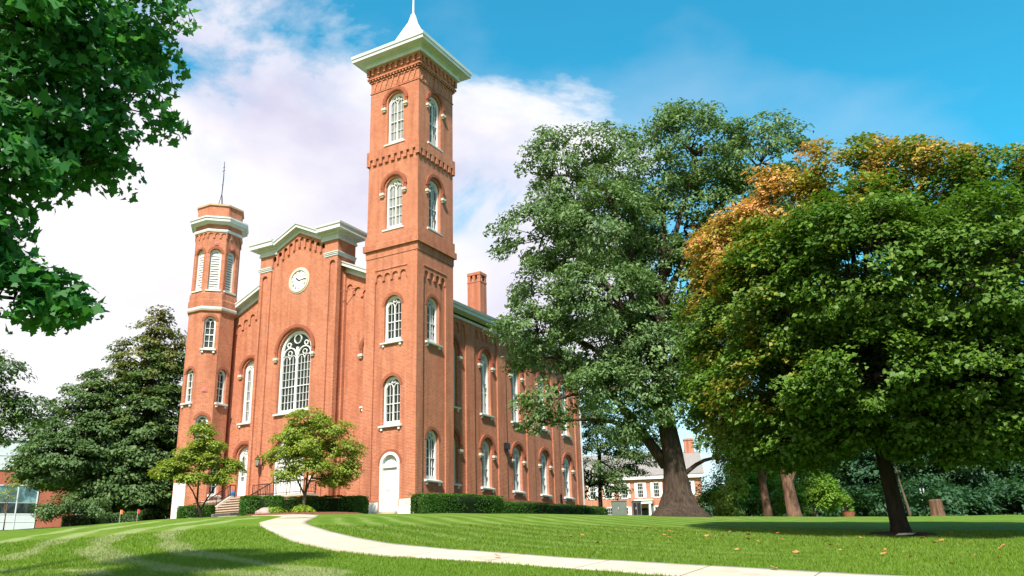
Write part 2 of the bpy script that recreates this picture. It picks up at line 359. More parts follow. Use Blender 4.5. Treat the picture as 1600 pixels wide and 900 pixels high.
# left swaths of dry clippings where the mower turned (lawn coordinates)
SWATHS = [([(12.1, -31.2), (11.7, -30.8), (10.6, -29.7), (8.2, -27.8), (5.3, -25.4), (2.9, -23.0), (1.0, -20.7), (-0.2, -18.7), (-3, -15.5)], .24),
          ([(21.5, -32.0), (20.4, -32.2), (18.7, -32.2), (16.8, -31.4), (15.8, -31.2), (13.8, -30.1), (12.4, -29.4), (10.0, -27.4), (7.1, -25.0), (5.5, -23.1), (3.8, -20.8), (2.3, -18.1), (0, -14.8)], .27),
          ([(21.3, -31.5), (19.2, -31.0), (17.7, -30.4), (16.2, -29.9), (14.4, -28.8), (11.1, -26.4), (8.2, -24.0), (6.0, -21.3), (4.1, -18.1), (2.6, -15.6), (1.4, -13.8)], .22),
          ([(5.2, -27.3), (2.4, -24.7), (-1.2, -21.0), (-4.9, -17.0), (-8, -13.5)], .22), ([(14.6, -32.9), (15.2, -32.7), (15.9, -32.4), (16.9, -32.5), (17.6, -32.9)], .2)]
def lawn_marks(X, Y):
    s = np.zeros(X.shape); br = .45+.75*vnoise(X, Y, .4, 3)*(.4+vnoise(X, Y, 1.7, 9))
    for pts, w in SWATHS:
        d = seg_dist(X, Y, pts)+.35*(vnoise(X, Y, 1.3, 5)-.5); s = np.maximum(s, np.exp(-(np.maximum(d-w*.5, 0)/(w*.55))**2)*1.25*br)
    # faint mowing lines that follow the path on the right
    d = seg_dist(X, Y, [(4.7, -13.6), (8.9, -18.7), (11.7, -21.4), (14.5, -23.7), (18.5, -26.3), (21.9, -27.3), (45, -27)])
    right = Y-np.interp(X, [-20, 4.7, 8.9, 11.7, 14.5, 18.5, 21.9, 60], [-3, -13.6, -18.7, -21.4, -23.7, -26.3, -27.3, -26.5])
    m = np.clip(right/1.5, 0, 1)*np.clip((34-X)/14, 0, 1)
    ph = (d+.5*vnoise(X, Y, 4, 21))/1.05
    s = np.maximum(s, m*.40*np.clip(np.sin(2*np.pi*ph)*1.6-.35, 0, 1)*(.3+.9*vnoise(X, Y, .9, 13)))
    dark = m*.45*np.clip(-np.sin(2*np.pi*ph)*1.4-.2, 0, 1)
    return np.clip(s*1.1, 0, .85), np.clip(dark, 0, .5)
def build_terrain():
    az = np.concatenate([np.linspace(-180, -14, 30)[:-1], np.linspace(-14, 76, 420), np.linspace(76, 180, 24)[1:-1]])
    D = np.concatenate([[0.01, 3, 6, 9], np.geomspace(10.5, 62, 300), np.geomspace(63, 1500, 46)])
    A, DD = np.meshgrid(np.radians(az), D); X = 30.65-np.sin(A)*DD; Y = -42.17+np.cos(A)*DD; Z = gz(X, Y)+np.where(DD < 62, .05*(vnoise(X, Y, 2.5, 1)-.5), 0)
    nr, nc = X.shape; V = np.stack([X, Y, Z], -1).reshape(-1, 3)
    i, j = np.meshgrid(np.arange(nr-1), np.arange(nc), indexing='ij'); j2 = (j+1) % nc
    Q = np.stack([i*nc+j, (i+1)*nc+j, (i+1)*nc+j2, i*nc+j2], -1).reshape(-1, 4)
    me = quadmesh('lawn', V, Q, ['lawn']); me.polygons.foreach_set('use_smooth', [True]*len(me.polygons))
    s, dk = lawn_marks(V[:, 0], V[:, 1])
    for n, a in (('swath', s), ('deep', dk)): me.attributes.new(n, 'FLOAT', 'POINT').data.foreach_set('value', a.astype(np.float32))
    o = bpy.data.objects.new('lawn', me); COL.objects.link(o); tag(o, kind='structure')
def quadmesh(name, V, Q, mats):
    me = bpy.data.meshes.new(name); V = np.asarray(V, np.float32); Q = np.asarray(Q, np.int32); k = Q.shape[1]
    me.vertices.add(len(V)); me.vertices.foreach_set('co', V.ravel()); me.loops.add(Q.size); me.loops.foreach_set('vertex_index', Q.ravel())
    me.polygons.add(len(Q)); me.polygons.foreach_set('loop_start', np.arange(0, Q.size, k, dtype=np.int32))
    me.update(calc_edges=True); me.validate()
    for m in mats: me.materials.append(MATS[m])
    return me
build_terrain()
def ribbon(name, left, right, matname, lift=.02, sub=6, cuts=None):
    """a paved strip between two edge lines laid over the terrain, with a thickness"""
    def dens(p, n):
        p = np.array(p, float); t = np.concatenate([[0], np.cumsum(np.hypot(*np.diff(p, axis=0).T))]); q = np.linspace(0, t[-1], n); return np.stack([np.interp(q, t, p[:, 0]), np.interp(q, t, p[:, 1])], 1)
    n = 150; l, r = dens(left, n), dens(right, n); V = []; Q = []
    for i in range(n):
        for k in range(sub+1):
            x, y = l[i]+(r[i]-l[i])*k/sub; V.append((x, y, G(x, y)+lift))
    w = sub+1
    for i in range(n-1):
        for k in range(sub): Q.append((i*w+k, i*w+k+1, (i+1)*w+k+1, (i+1)*w+k))
    b = len(V); V += [(x, y, G(x, y)-.15) for x, y in l]+[(x, y, G(x, y)-.15) for x, y in r]
    for i in range(n-1): Q += [(i*w, (i+1)*w, b+i+1, b+i), (i*w+sub, b+n+i, b+n+i+1, (i+1)*w+sub)]
    me = quadmesh(name, V, Q, [matname]); mid = (l+r)/2; dist = np.concatenate([[0], np.cumsum(np.hypot(*np.diff(mid, axis=0).T))])
    U = np.array([(k/sub, dist[i]) for i in range(n) for k in range(w)]+[(0, d_) for d_ in dist]+[(1, d_) for d_ in dist], np.float32)
    uvl = me.uv_layers.new(name='UVMap'); idx = np.zeros(len(me.loops), np.int32); me.loops.foreach_get('vertex_index', idx); uvl.data.foreach_set('uv', U[idx].ravel())
    o = bpy.data.objects.new(name, me); COL.objects.link(o); return tag(o, kind='structure')
PL = [(-14.2, -5.6), (-9.0, -6.6), (-4.2, -8.2), (-0.4, -10.6), (2.59, -13.52), (7.19, -19.31), (9.6, -21.6), (12.19, -23.79), (15.82, -26.67), (18.62, -28.31), (20.2, -28.76), (21.7, -28.9), (24.3, -29.05), (27.5, -29.2), (34, -29.3), (48, -29.0)]
PR = [(-14.2, -3.3), (-9.2, -4.4), (-4.0, -6.2), (1.2, -9.6), (4.71, -13.59), (8.9, -18.76), (10.2, -20.1), (11.67, -21.38), (14.45, -23.66), (16.66, -25.25), (18.49, -26.35), (20.45, -26.98), (23.53, -27.34), (26.4, -27.1), (32, -27.1), (48, -26.8)]
ribbon('footpath', PL, PR, 'path_concrete')

# ------------------------------------------------------------------ the brick hall
hall = thing('brick_hall', 'red brick hall with square bell tower, octagonal turret and clock gable', 'building', (-10.4, 11, 0))
FRONT, RIGHT = (0, -1, 0), (1, 0, 0)
X_, Y_ = (1, 0, 0), (0, 1, 0)
def part(mb, name, mats, parent=None, **k): return mb.build(name, mats, parent or hall, **k)

# --- windows: the frame is the part; pane, sill, hood and stops are its sub-parts
def lancet(fr, mb, c, w, z0, zt, d0, d1, t):
    mb.arc(LOCAL, c, zt-w/2, w/2-t, w/2, d0, d1, n=10); 
def make_window(w, h, kind, pane='glass_dark', hood=None, sill=True, wallface=0, cols=4):
    """local frame: x along the wall, -y outwards, origin at the bottom centre of the opening"""
    m = MB(); r = w/2; zs = h-r; t = .13 if w < 2 else .17; D0, D1 = -.36, -.18; q = LOCAL
    if w < 1: t = .10
    m.arc(q, 0, zs, r-t, r, D0, D1, n=20)
    for sg in (-1, 1):
        x0, x1 = sorted((sg*(r-t), sg*r)); m.bx(q, x0, x1, 0, zs, D0, D1)
    m.arc(q, 0, zs, r-t-.035, r-t+.002, D0, D1-.04, n=20)
    pb = {'slim': .12, 'tower': .26, 'lancet': .12, 'great': .22, 'louvre': .06, 'door': .1}[kind]
    m.bx(q, -r+t, r-t, 0, pb, D0, D1-.02)
    iw = r-t; e0, e1 = D0+.02, D1-.05
    def cols_of(c, w_, zb, zt_, n, th=.020):
        for k in range(1, n): m.bx(q, c-w_/2+w_*k/n-th/2, c-w_/2+w_*k/n+th/2, zb, zt_, e0, e1-.02)
    def rows_of(c, w_, zb, zt_, n, th=.026, mid=None):
        for k in range(1, n):
            tt = th*2.2 if k == mid else th; z = zb+(zt_-zb)*k/n; m.bx(q, c-w_/2, c+w_/2, z-tt/2, z+tt/2, e0, e1-(0 if k == mid else .025))
    if kind in ('tower', 'great'):
        big = kind == 'great'; mul = .17 if big else .07; m.bx(q, -mul/2, mul/2, pb, zs+ (r*.22 if big else .02), e0, e1+.02)
        lw = iw-mul/2
        for sg in (-1, 1):
            c = sg*(mul/2+lw/2); n = 4 if big else 2; sp = zs-.02 if not big else zs-.25
            if big:
                m.arc(q, c, sp, lw/2-.07, lw/2, e0, e1+.015, n=14); m.arc(q, c, sp+lw*.14, lw*.13, lw*.13+.04, e0, e1, 0, 360, n=14)
                for s2 in (-1, 1): m.arc(q, c+s2*lw/4, sp-lw*.24, lw/4-.045, lw/4-.005, e0, e1-.01, n=8)
                cols_of(c, lw, pb, sp-lw*.1, 4, .022); rows_of(c, lw, pb, sp-.1, 7, .024, 3)
            else:
                m.arc(q, c, sp, lw/2-.04, lw/2, e0, e1, n=10); cols_of(c, lw, pb, sp+lw*.42, 2); rows_of(c, lw, pb, sp+.05, 4, .022, 2)
        rr = iw*(.25 if not big else .27); zc = zs+iw-rr-.03 if not big else zs+iw-rr-.04
        m.arc(q, 0, zc, rr-.045, rr, e0, e1+.015, 0, 360, n=16)
        for sg in (-1, 1): m.arc(q, sg*iw*.62, zs+iw*.42, iw*.10, iw*.15, e0, e1, 0, 360, n=10)
        if not big:
            for sg in (-1, 1): m.bx(q, sg*iw*.3-.015, sg*iw*.3+.015, zs+.3*iw, zs+.66*iw, e0, e1)
    elif kind in ('lancet', 'door'):
        mul = .20; m.bx(q, -mul/2, mul/2, pb, zs+.12, e0, e1+.03); lw = iw-mul/2
        for sg in (-1, 1):
            c = sg*(mul/2+lw/2); x0, x1 = sorted((sg*(iw-.07), sg*iw)); m.bx(q, x0, x1, pb, zs, e0, e1+.02)
            m.arc(q, c-sg*.03, zs-.1, lw/2-.09, lw/2-.02, e0, e1+.02, n=10); rows_of(c, lw, pb, zs-.1, 4 if h < 4 else 5, .03, 2); cols_of(c-sg*.03, lw-.07, pb, zs+.05, 2, .022)
            m.arc(q, sg*iw*.5, zs+iw*.35, .07, .12, e0, e1+.02, 0, 360, n=10)
        m.arc(q, 0, zs+iw*.58, iw*.17, iw*.26, e0, e1+.03, 0, 360, n=14)
        m.arc(q, 0, zs, iw*.86, iw*1.0, e0, e1+.03, n=16)
        if kind == 'door': m.bx(q, -iw, iw, pb, 1.05, e0, e1)
    elif kind == 'slim':
        m.bx(q, -.02, .02, pb, zs+.05, e0, e1)
        for sg in (-1, 1): m.arc(q, sg*iw/2, zs-.02, iw/2-.04, iw/2, e0, e1, n=8)
        rows_of(0, iw*2, pb, zs, 4, .028, 2)
    elif kind == 'louvre':
        n = 14
        for k in range(n):
            z = pb+.06+(zs-pb)*k/n
            m.add([q(-iw, z, D0+.03), q(iw, z, D0+.03), q(iw, z+.13, D1-.03) if 0 else q(iw, z-.02, D1-.02), q(-iw, z-.02, D1-.02),
                   q(-iw, z+.13, D0+.05), q(iw, z+.13, D0+.05), q(iw, z+.10, D1-.02), q(-iw, z+.10, D1-.02)],
                  [(0, 1, 2, 3), (4, 5, 6, 7), (3, 2, 6, 7), (0, 1, 5, 4), (0, 3, 7, 4), (1, 2, 6, 5)])
        m.arc(q, 0, zs, iw*.62, iw+.01, D0, D1-.03, n=12)
        for k in range(5):
            a = R(18+36*k); m.bar(q(0, zs, D1-.06), q(iw*.7*math.cos(a), zs+iw*.7*math.sin(a), D1-.06), .022, n=4)
        m.bx(q, -iw, iw, zs-.03, zs+.05, D0, D1-.03)
    o = m.build('window', 'white_paint', hall, (0, 0, 0))
    subs = []
    p = MB(); p.prism(q, arch_pts(0, 2*(r-t*.5), .02, h-t*.5), D0-.03, D0+.035); subs.append(('pane', p, 'dark_slot' if kind == 'louvre' else pane))
    if sill:
        s = MB(); pr = .17 if sill is True else .1; ov = .2 if w > 1 else .15
        if w > 2: ov = .16
        s.prism(F((-r-ov, 0, 0), (0, -1, 0), (-1, 0, 0)), [(-.40, -.17), (pr, -.15), (pr+.015, -.06), (-.05, .012), (-.40, .012)], -2*(r+ov), 0, back=True)
        if sill is True and w < 2:
            for sg in (-1, 1): s.bx(q, sg*r-.07, sg*r+.07, -.33, -.16, .0, .11)
        subs.append(('sill', s, 'white_paint'))
    if hood:
        a = MB(); ri, ro = r+.14, r+.36; dz = wallface
        a.arc(q, 0, zs, ri, ro, dz-.02, dz+.10, n=22, legs=.34); a.arc(q, 0, zs, ri+.06, ro+.05, dz-.02, dz+.13, n=22)
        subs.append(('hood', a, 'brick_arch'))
        for sg in (-1, 1):
            b_ = MB(); c = sg*(ri+ro)/2; b_.bx(q, c-.17, c+.17, zs-.50, zs-.335, dz-.01, dz+.2); b_.bx(q, c-.10, c+.10, zs-.62, zs-.50, dz-.01, dz+.13); subs.append(('hood_stop', b_, 'limestone'))
    else:
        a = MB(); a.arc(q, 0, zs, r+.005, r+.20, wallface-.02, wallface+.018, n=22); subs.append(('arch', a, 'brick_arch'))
    for nm, mb, mt in subs:
        c = mb.build(nm, mt, None); c.parent = o
    return o
PROTO = {}
def window(key, pos, rz, *a, **k):
    """place a window; later ones of the same key are copies"""
    if key not in PROTO: o = PROTO[key] = make_window(*a, **k)
    else: o = copy_tree(PROTO[key], hall)
    o.location = pos; o.rotation_euler = (0, 0, rz); return o

# --- tower
TW = 4.2; CXW = TW-1.98
tf, tr_ = F((-TW, 0, 0), X_, FRONT), F((0, 0, 0), Y_, RIGHT); tb, tl = F((0, TW, 0), (-1, 0, 0), (0, 1, 0)), F((-TW, TW, 0), (0, -1, 0), (-1, 0, 0))
t = MB(); WT = 1.36
def rect(a0, a1, z0, z1): return [(a0, z0), (a1, z0), (a1, z1), (a0, z1)]
flat = lambda z: (lambda a: z)
rcx = 1.95
for fr, wins, doors, c in ((tf, ((10.55, 13.65), (5.18, 8.33)), ((-.9, 3.5),), CXW), (tr_, ((10.55, 13.65), (1.82, 4.99)), (), rcx)):
    a0, a1 = (.80, 3.40)
    if fr is tr_: a0, a1 = .72, 3.30
    t.sheet(fr, rect(0, TW, -1.5, 16.5), [([(a1, .66), (c+.76, .66), (c+.76, -.3), (c-.76, -.3), (c-.76, .66), (a0, .66)] if doors else [(a1, .66), (a0, .66)])+teeth(a0, a1, 4, flat(15.25), .5, .2)], 0, .1)
    hs = [arch_pts(c, WT+.02, z0, z1+.01) for z0, z1 in wins]+[arch_pts(c, 1.52, .66, z1) for z0, z1 in doors]
    out = rect(a0-.1, a1+.1, .56, 15.4)
    if doors:   # the door reaches below the panel
        out = [(a0-.1, .56), (c-.76, .56), (c-.76, .661), (c+.76, .661), (c+.76, .56), (a1+.1, .56), (a1+.1, 15.4), (a0-.1, 15.4)]; hs = hs[:2]
        z1 = doors[0][1]
        out = [(a0-.1, .56), (c-.76, .56)]+[(c+.76*math.cos(math.pi*(1-i/16)), z1-.76+.76*math.sin(math.pi*i/16)) for i in range(17)]+[(c+.76, .56), (a1+.1, .56), (a1+.1, 15.4), (a0-.1, 15.4)]
    t.sheet(fr, out, hs, -.1, .42)
    t.bx(fr, a0-.02, a1+.02, 15.50, 15.58, -.05, .045)
    hs = [arch_pts(c, WT+.02, z0, z1+.01) for z0, z1 in ((24.7, 28.56), (18.35, 22.03))]
    t.sheet(fr, rect(0, TW, 16.5, 31.05), hs, 0, .42)
for fr in (tb, tl): t.sheet(fr, rect(0, TW, -1.5, 31.05))
def ring(mb, z0, z1, p): mb.box(-TW-p, p, -p, TW+p, z0, z1)
def hollow(mb, z0, z1, p, q=-.3):
    mb.box(-TW-p, p, -p, q*-1, z0, z1); mb.box(-q-.6 if 0 else -.3, p, -p+.001 if 0 else .3, TW+p, z0, z1); mb.box(-TW-p, -TW+.3, .3, TW+p, z0, z1); mb.box(-TW+.3, -.3, TW-.3, TW+p, z0, z1)
hollow(t, 16.44, 16.97, .04); hollow(t, 16.97, 17.40, .19); hollow(t, 17.40, 18.10, .09)
hollow(t, 23.78, 24.42, .12); hollow(t, 29.05, 29.13, .05); hollow(t, 29.92, 30.02, .06); hollow(t, 30.18, 31.05, .13)
for fr in (tf, tr_, tb, tl):
    for k in range(9):
        a = -.12+(TW+.24-.28)*k/8; t.bx(fr, a, a+.28, 23.32, 23.785, -.05, .119)
    for k in range(17):
        a = -.1+(TW+.2-.14)*k/16; t.bx(fr, a, a+.14, 30.05, 30.185, -.05, .17)
    n = 9; p = (TW+.46)/n; t.prism(fr, [(-.23, 31.05), (TW+.23, 31.05)]+teeth(-.23, TW+.23, n, flat(30.93), .45, .17)[::-1], .0, .26)
    for k in range(8):
        a = .15+k*(TW-.3)/8; w_ = (TW-.3)/8
        t.sweep([[fr(a+w_*.12, 29.14, 0), fr(a+w_*.36, 29.14, 0), fr(a+w_*.36, 29.14, .06), fr(a+w_*.12, 29.14, .06)], [fr(a+w_*.66, 29.92, 0), fr(a+w_*.9, 29.92, 0), fr(a+w_*.9, 29.92, .06), fr(a+w_*.66, 29.92, .06)]])
    t.prism(fr, [(-.23, 30.3), (TW+.23, 30.3), (TW+.23, 30.18), (-.23, 30.18)], .0, .20)
part(t, 'tower', 'brick')
m = MB(); m.bx(tf, 3.08, TW+.03, -1.2, .60, -.2, .025); m.bx(tf, 3.02, TW+.10, -1.2, .16, -.2, .12); m.bx(tr_, -.02, TW, -1.2, .52, -.1, .022); part(m, 'tower_plinth', 'whitewash'); m = MB(); m.bx(tf, -.02, 1.42, -1.2, .5, -.2, .02); part(m, 'tower_plinth', 'whitewash')
m = MB(); m.bx(tf, 3.4, 3.85, .18, .5, .02, .035); part(m, 'plinth_stone', 'limestone')
for k, (zb, h) in enumerate(((24.7, 3.86), (18.35, 3.68))):
    for pos, rz in (((-1.98, 0, zb), 0), ((0, rcx, zb), R(90))):
        pk = ('glass_pale' if rz == 0 else ('glass_mid' if k == 0 else 'glass_dark'))
        window('tw%d%s' % (k, pk), pos, rz, WT, h, 'tower', pk, True, 'thin', 0)
window('tl', (-1.98, .1, 10.55), 0, WT, 3.1, 'tower', 'glass_dark', False, True); window('tl', (-1.98, .1, 5.18), 0); window('tl', (-.1, rcx, 10.55), R(90)); window('tl', (-.1, rcx, 1.82), R(90))
m = MB(); q = tf
m.arc(q, CXW, 2.75, .58, .75, -.35, -.04, n=20)
for sg in (-1, 1):
    x0, x1 = sorted((CXW+sg*.58, CXW+sg*.75)); m.bx(q, x0, x1, -.25, 2.75, -.35, -.04)
m.prism(q, arch_pts(CXW, 1.18, -.25, 3.33), -.36, -.26); m.bx(q, CXW-.6, CXW+.6, 2.55, 2.68, -.3, -.14)
for sg in (-1, 1):
    for z0, z1 in ((.1, 1.0), (1.2, 2.35)): m.bx(q, CXW+sg*.28-.2, CXW+sg*.28+.2, z0, z1, -.27, -.235)
m.bx(q, CXW-.01, CXW+.01, -.2, 2.55, -.27, -.25)
d = part(m, 'tower_door', 'white_paint'); m = MB(); m.arc(q, CXW, 2.75, .755, .93, -.12, -.08, n=20); m.build('arch', 'brick_arch', d)
m = MB(); m.bx(q, CXW-.9, CXW+.75, -.6, -.10, -.3, .35); m.build('threshold', 'step_stone', d)

# --- tower cornice and spire
def square_ring(p, z): return [(-TW-p, -p, z), (p, -p, z), (p, TW+p, z), (-TW-p, TW+p, z)]
m = MB(); prof = [(.0, 31.03), (.42, 31.03), (.44, 31.13), (.38, 31.15), (.38, 31.38), (.46, 31.42), (.50, 31.49), (.96, 31.50), (1.0, 31.48), (1.0, 31.70), (1.06, 31.73), (1.08, 31.95), (.95, 31.99)]
m.sweep([[Vector(v) for v in square_ring(p, z)] for p, z in prof], cap=False); part(m, 'tower_cornice', 'cornice_white')
m = MB(); prof = [(1.04, 31.985), (-.2, 32.2), (-.9, 33.1), (-1.25, 34.1), (-1.6, 35.0), (-1.84, 35.6), (-1.98, 36.3)]
m.sweep([[Vector(v) for v in square_ring(p, z)] for p, z in prof]); s = part(m, 'spire', 'roof_metal')
m = MB(); m.tube([(-2.1, 2.1, 36.2), (-2.1, 2.1, 36.5), (-2.1, 2.1, 37.4), (-2.1, 2.1, 39.5)], [.16, .07, .06, .03], 8); m.build('spire_mast', 'roof_metal', s)

# --- main body
XR = -.8; YE = 25.3
rf = F((XR, 0, 0), Y_, RIGHT)
m = MB(); cs = [5.2, 9.62, 14.05, 18.4, 22.5]
bays = [(3.0, 6.85), (7.95, 11.15), (12.35, 15.5), (16.65, 19.9), (20.95, 24.2)]
m.sheet(rf, rect(1.0, YE, -1.5, 13.6), [bay(a, b, .8, 5, flat(12.9), .56, .2) for a, b in bays], .1, .12)
hs = [arch_pts(c, 1.34, 1.88, 5.15) for c in cs]+[arch_pts(c, 1.34, 7.0, 11.54) for c in cs]
for (a, b), c in zip(bays, cs):
    m.sheet(rf, rect(a-.05, b+.05, .7, 13.0), [arch_pts(c, 1.34, 1.88, 5.15), arch_pts(c, 1.34, 7.0, 11.54)], 0, .42)
bk, lf_ = F((XR, YE, 0), (-1, 0, 0), (0, 1, 0)), F((-20, YE, 0), (0, -1, 0), (-1, 0, 0))
RZ = lambda x: 14.05+.45*(9.6+.8-abs(x+10.4))-.05
m.sheet(bk, [(0, -1.5), (19.2, -1.5), (19.2, 14), (9.6, RZ(-10.4)-.2), (0, 14)]); m.sheet(lf_, rect(0, YE-1.2, -1.5, 14))
# front wing walls with stepped corbel tables under the raking eaves
YW = 1.176; wf = F((0, YW, 0), X_, FRONT)
zt_ = lambda a: RZ(a)-1.42
holesL = bay(-17.35, -14.05, 1.4, 5, zt_, .6, .2); holesR = bay(-6.85, -4.0, .7, 4, zt_, .6, .2)
m.sheet(wf, [(-18.4, -1.5), (-14.0, -1.5), (-14.0, RZ(-14.0)-.3), (-18.4, RZ(-18.4)-.3)], [holesL], .1, .12)
m.sheet(wf, [(-6.9, -1.5), (-.8, -1.5), (-.8, RZ(-.8)-.3), (-6.9, RZ(-6.9)-.3)], [holesR], .1, .12)
m.sheet(wf, [(-17.4, 1.3), (-14.0, 1.3), (-14.0, RZ(-14)-.6), (-17.4, RZ(-17.4)-.6)], [arch_pts(-15.65, 1.32, 6.85, 11.37), arch_pts(-15.65, 1.32, 1.7, 5.13)], 0, .42)
m.sheet(wf, [(-6.9, .6), (-3.9, .6), (-3.9, RZ(-3.9)-.6), (-6.9, RZ(-6.9)-.6)], [arch_pts(-4.45, 1.32, 6.85, 11.37)], 0, .42)
part(m, 'wall', 'brick')
m = MB(); m.bx(rf, 4.0, YE+.15, -1.5, 1.15, -.1, .17); m.bx(rf, 4.0, YE+.1, 1.15, 1.25, -.1, .13); part(m, 'water_table', 'brick_base')
for c in cs: window('rl', (XR, c, 1.88), R(90), 1.32, 3.26, 'lancet', 'glass_mid', True, True, 0)
for c in cs: window('ru', (XR, c, 7.0), R(90), 1.32, 4.53, 'lancet', 'glass_mid', True, True, 0)
window('wu', (-15.65, YW, 6.85), 0, 1.30, 4.51, 'lancet', 'glass_mid', True, True, 0); window('wu', (-4.45, YW, 6.85), 0)
window('wd', (-15.65, YW, 1.68), 0, 1.30, 3.44, 'door', 'glass_dark', True, False, 0)
# eaves along the right side, raking eaves in front, roof
prof = [(0, 13.22), (.13, 13.22), (.15, 13.40), (.10, 13.42), (.10, 13.56), (.18, 13.62), (.64, 13.64), (.68, 13.62), (.68, 13.84), (.76, 13.88), (.80, 14.03), (0, 14.40)]
m = MB(); m.sweep([[Vector((XR+p, y, z)) for p, z in prof] for y in (4.24, YE+.5)]); part(m, 'eaves', 'cornice_white')
m = MB(); prof = [(0, -.72), (.12, -.72), (.13, -.54), (.08, -.52), (.08, -.38), (.16, -.32), (.52, -.31), (.55, -.33), (.55, -.12), (.6, -.1), (.62, .0), (0, .02)]
for a0, a1 in ((-19.0, -14.0), (-7.0, -4.05)): m = MB(); m.sweep([[Vector((a, YW-.1-p, RZ(a)+z+.06)) for p, z in prof] for a in (a0, a1)]); part(m, 'raking_eaves', 'cornice_white')
m = MB()
for sg, dmax, ya, yb in ((-1, 10.35, YW-.3, YE+.5), (1, 6.1, YW-.3, 4.25), (1, 10.35, 4.25, YE+.5)):
    m.sweep([[Vector((-10.4+sg*d, y, 14.05+.45*(10.4-d)+o)) for d, o in ((0, .02), (dmax, .02), (dmax, -.1), (0, -.1))] for y in (ya, yb)])
part(m, 'roof', 'roof_shingle')
# chimney with open flue slots
m = MB(); cx0, cx1, cy0, cy1 = -7.3, -6.0, 17.5, 18.55; zc = 20.35
m.box(cx0, cx1, cy0, cy1, 14.5, zc)
for x0, x1 in ((cx0, cx0+.30), (cx0+.52, cx0+.78), (cx1-.30, cx1)): m.box(x0, x1, cy0, cy0+.25, zc, zc+.55)
for x0, x1 in ((cx0, cx0+.30), (cx1-.30, cx1)): m.box(x0, x1, cy1-.25, cy1, zc, zc+.55)
m.box(cx0-.03, cx1+.03, cy0-.03, cy1+.03, zc+.55, zc+.80); m.box(cx0-.03, cx1+.03, cy0-.03, cy1+.03, zc-.12, zc); part(m, 'chimney', 'brick_chimney')

# --- clock pavilion
YP = .044; PXL, PXR = -14.13, -6.79; PB = 1.9
pf = F((0, YP, 0), X_, FRONT); pr_ = F((PXR, YP, 0), Y_, RIGHT); pl_ = F((PXL, PB, 0), (0, -1, 0), (-1, 0, 0))
top = [(PXL, 18.7), (-13.2, 18.7), (-10.4, 19.98), (-7.85, 18.7), (PXR, 18.7)]
zt_ = lambda a: 19.47-.46*max(abs(a+10.4)-.26, 0)
m = MB()
pan = bay(-13.02, -7.90, 1.2, 10, zt_, .72, .17)
nich = [arch_pts(-7.24, .52, 1.0, 17.15, 8), arch_pts(-13.62, .50, 1.0, 17.15, 8)]
m.sheet(pf, [(PXL, -1.5), (PXR, -1.5)]+top[::-1], [pan]+nich, 0, .14)
for c in (-7.24, -13.62): m.sheet(pf, rect(c-.3, c+.3, .9, 17.2), (), -.13)
m.sheet(pf, [(-13.1, 1.1), (-7.8, 1.1), (-7.8, 18.0), (-10.4, 19.6), (-13.1, 18.0)], [arch_pts(-10.42, 2.92, 6.9, 12.62, 24), arch_pts(-10.42, 2.66, 1.25, 5.15, 20)], -.13, .42)
for fr in (pr_, pl_):
    c = .62 if fr is pr_ else PB-YP-.62
    m.sheet(fr, rect(0, PB-YP, -1.5, 18.7), [arch_pts(c, .5, 1.0, 17.15, 8)], 0, .13); m.sheet(fr, rect(c-.3, c+.3, .9, 17.2), (), -.13)
m.sheet(F((PXR, PB, 0), (-1, 0, 0), (0, 1, 0)), [(0, -1.5), (PXR-PXL, -1.5), (PXR-PXL, 18.7), (PXR-PXL-.93, 18.7), (3.61, 19.98), (1.06, 18.7), (0, 18.7)])
part(m, 'pavilion', 'brick')
for a0, a1, ends in ((-7.98, PXR, 'R'), (PXL, -13.0, 'L')):
    m = MB()
    for z0, z1, p in ((17.44, 17.56, .05), (17.56, 17.66, .10), (17.66, 17.72, .14)):
        m.box(a0-(p if ends == 'L' else .0), a1+(p if ends == 'R' else 0), YP-p, YP+.3, z0, z1)
        if ends == 'R': m.box(a1-.3, a1+p, YP+.3, PB, z0, z1)
        else: m.box(a0-p, a0+.3, YP+.3, PB, z0, z1)
    part(m, 'pier_cap', 'cornice_white')
big = [(0, 18.62), (.08, 18.62), (.10, 18.78), (.05, 18.80), (.05, 19.02), (.14, 19.06), (.20, 19.18), (.58, 19.19), (.62, 19.17), (.62, 19.44), (.68, 19.48), (.70, 19.62), (0, 19.66)]
for sg in (1, -1):
    m = MB(); xs = PXR if sg == 1 else PXL; xi = -8.30 if sg == 1 else -12.50
    rings = [[Vector((xi, YP-p, z)) for p, z in big], [Vector((xs+sg*p, YP-p, z)) for p, z in big], [Vector((xs+sg*p, PB+p, z)) for p, z in big], [Vector((xi, PB+p, z)) for p, z in big]]
    m.sweep(rings); m.box(min(xi, xs), max(xi, xs), YP-.02, PB+.02, 19.3, 19.655); part(m, 'pavilion_cornice', 'cornice_white')
rk = [(0, -.60), (.08, -.60), (.10, -.46), (.06, -.44), (.06, -.32), (.14, -.26), (.42, -.25), (.46, -.27), (.46, -.08), (.52, -.05), (.54, .05), (0, .10)]
m = MB(); zz = lambda a: 20.42-.47*abs(a+10.4)
m.sweep([[Vector((a, YP-p, zz(a)+z)) for p, z in rk] for a in (-12.52, -10.4, -8.28)])
m.sweep([[Vector((a, y, zz(a)+o)) for y, o in ((YP-.02, .10), (PB+.2, .10), (PB+.2, -.6), (YP+.1, -.6))] for a in (-12.5, -10.4, -8.3)])
part(m, 'gable_cornice', 'cornice_white')
window('great', (-10.42, YP+.13, 6.9), 0, 2.88, 5.70, 'great', 'glass_dark', True, True, 0)
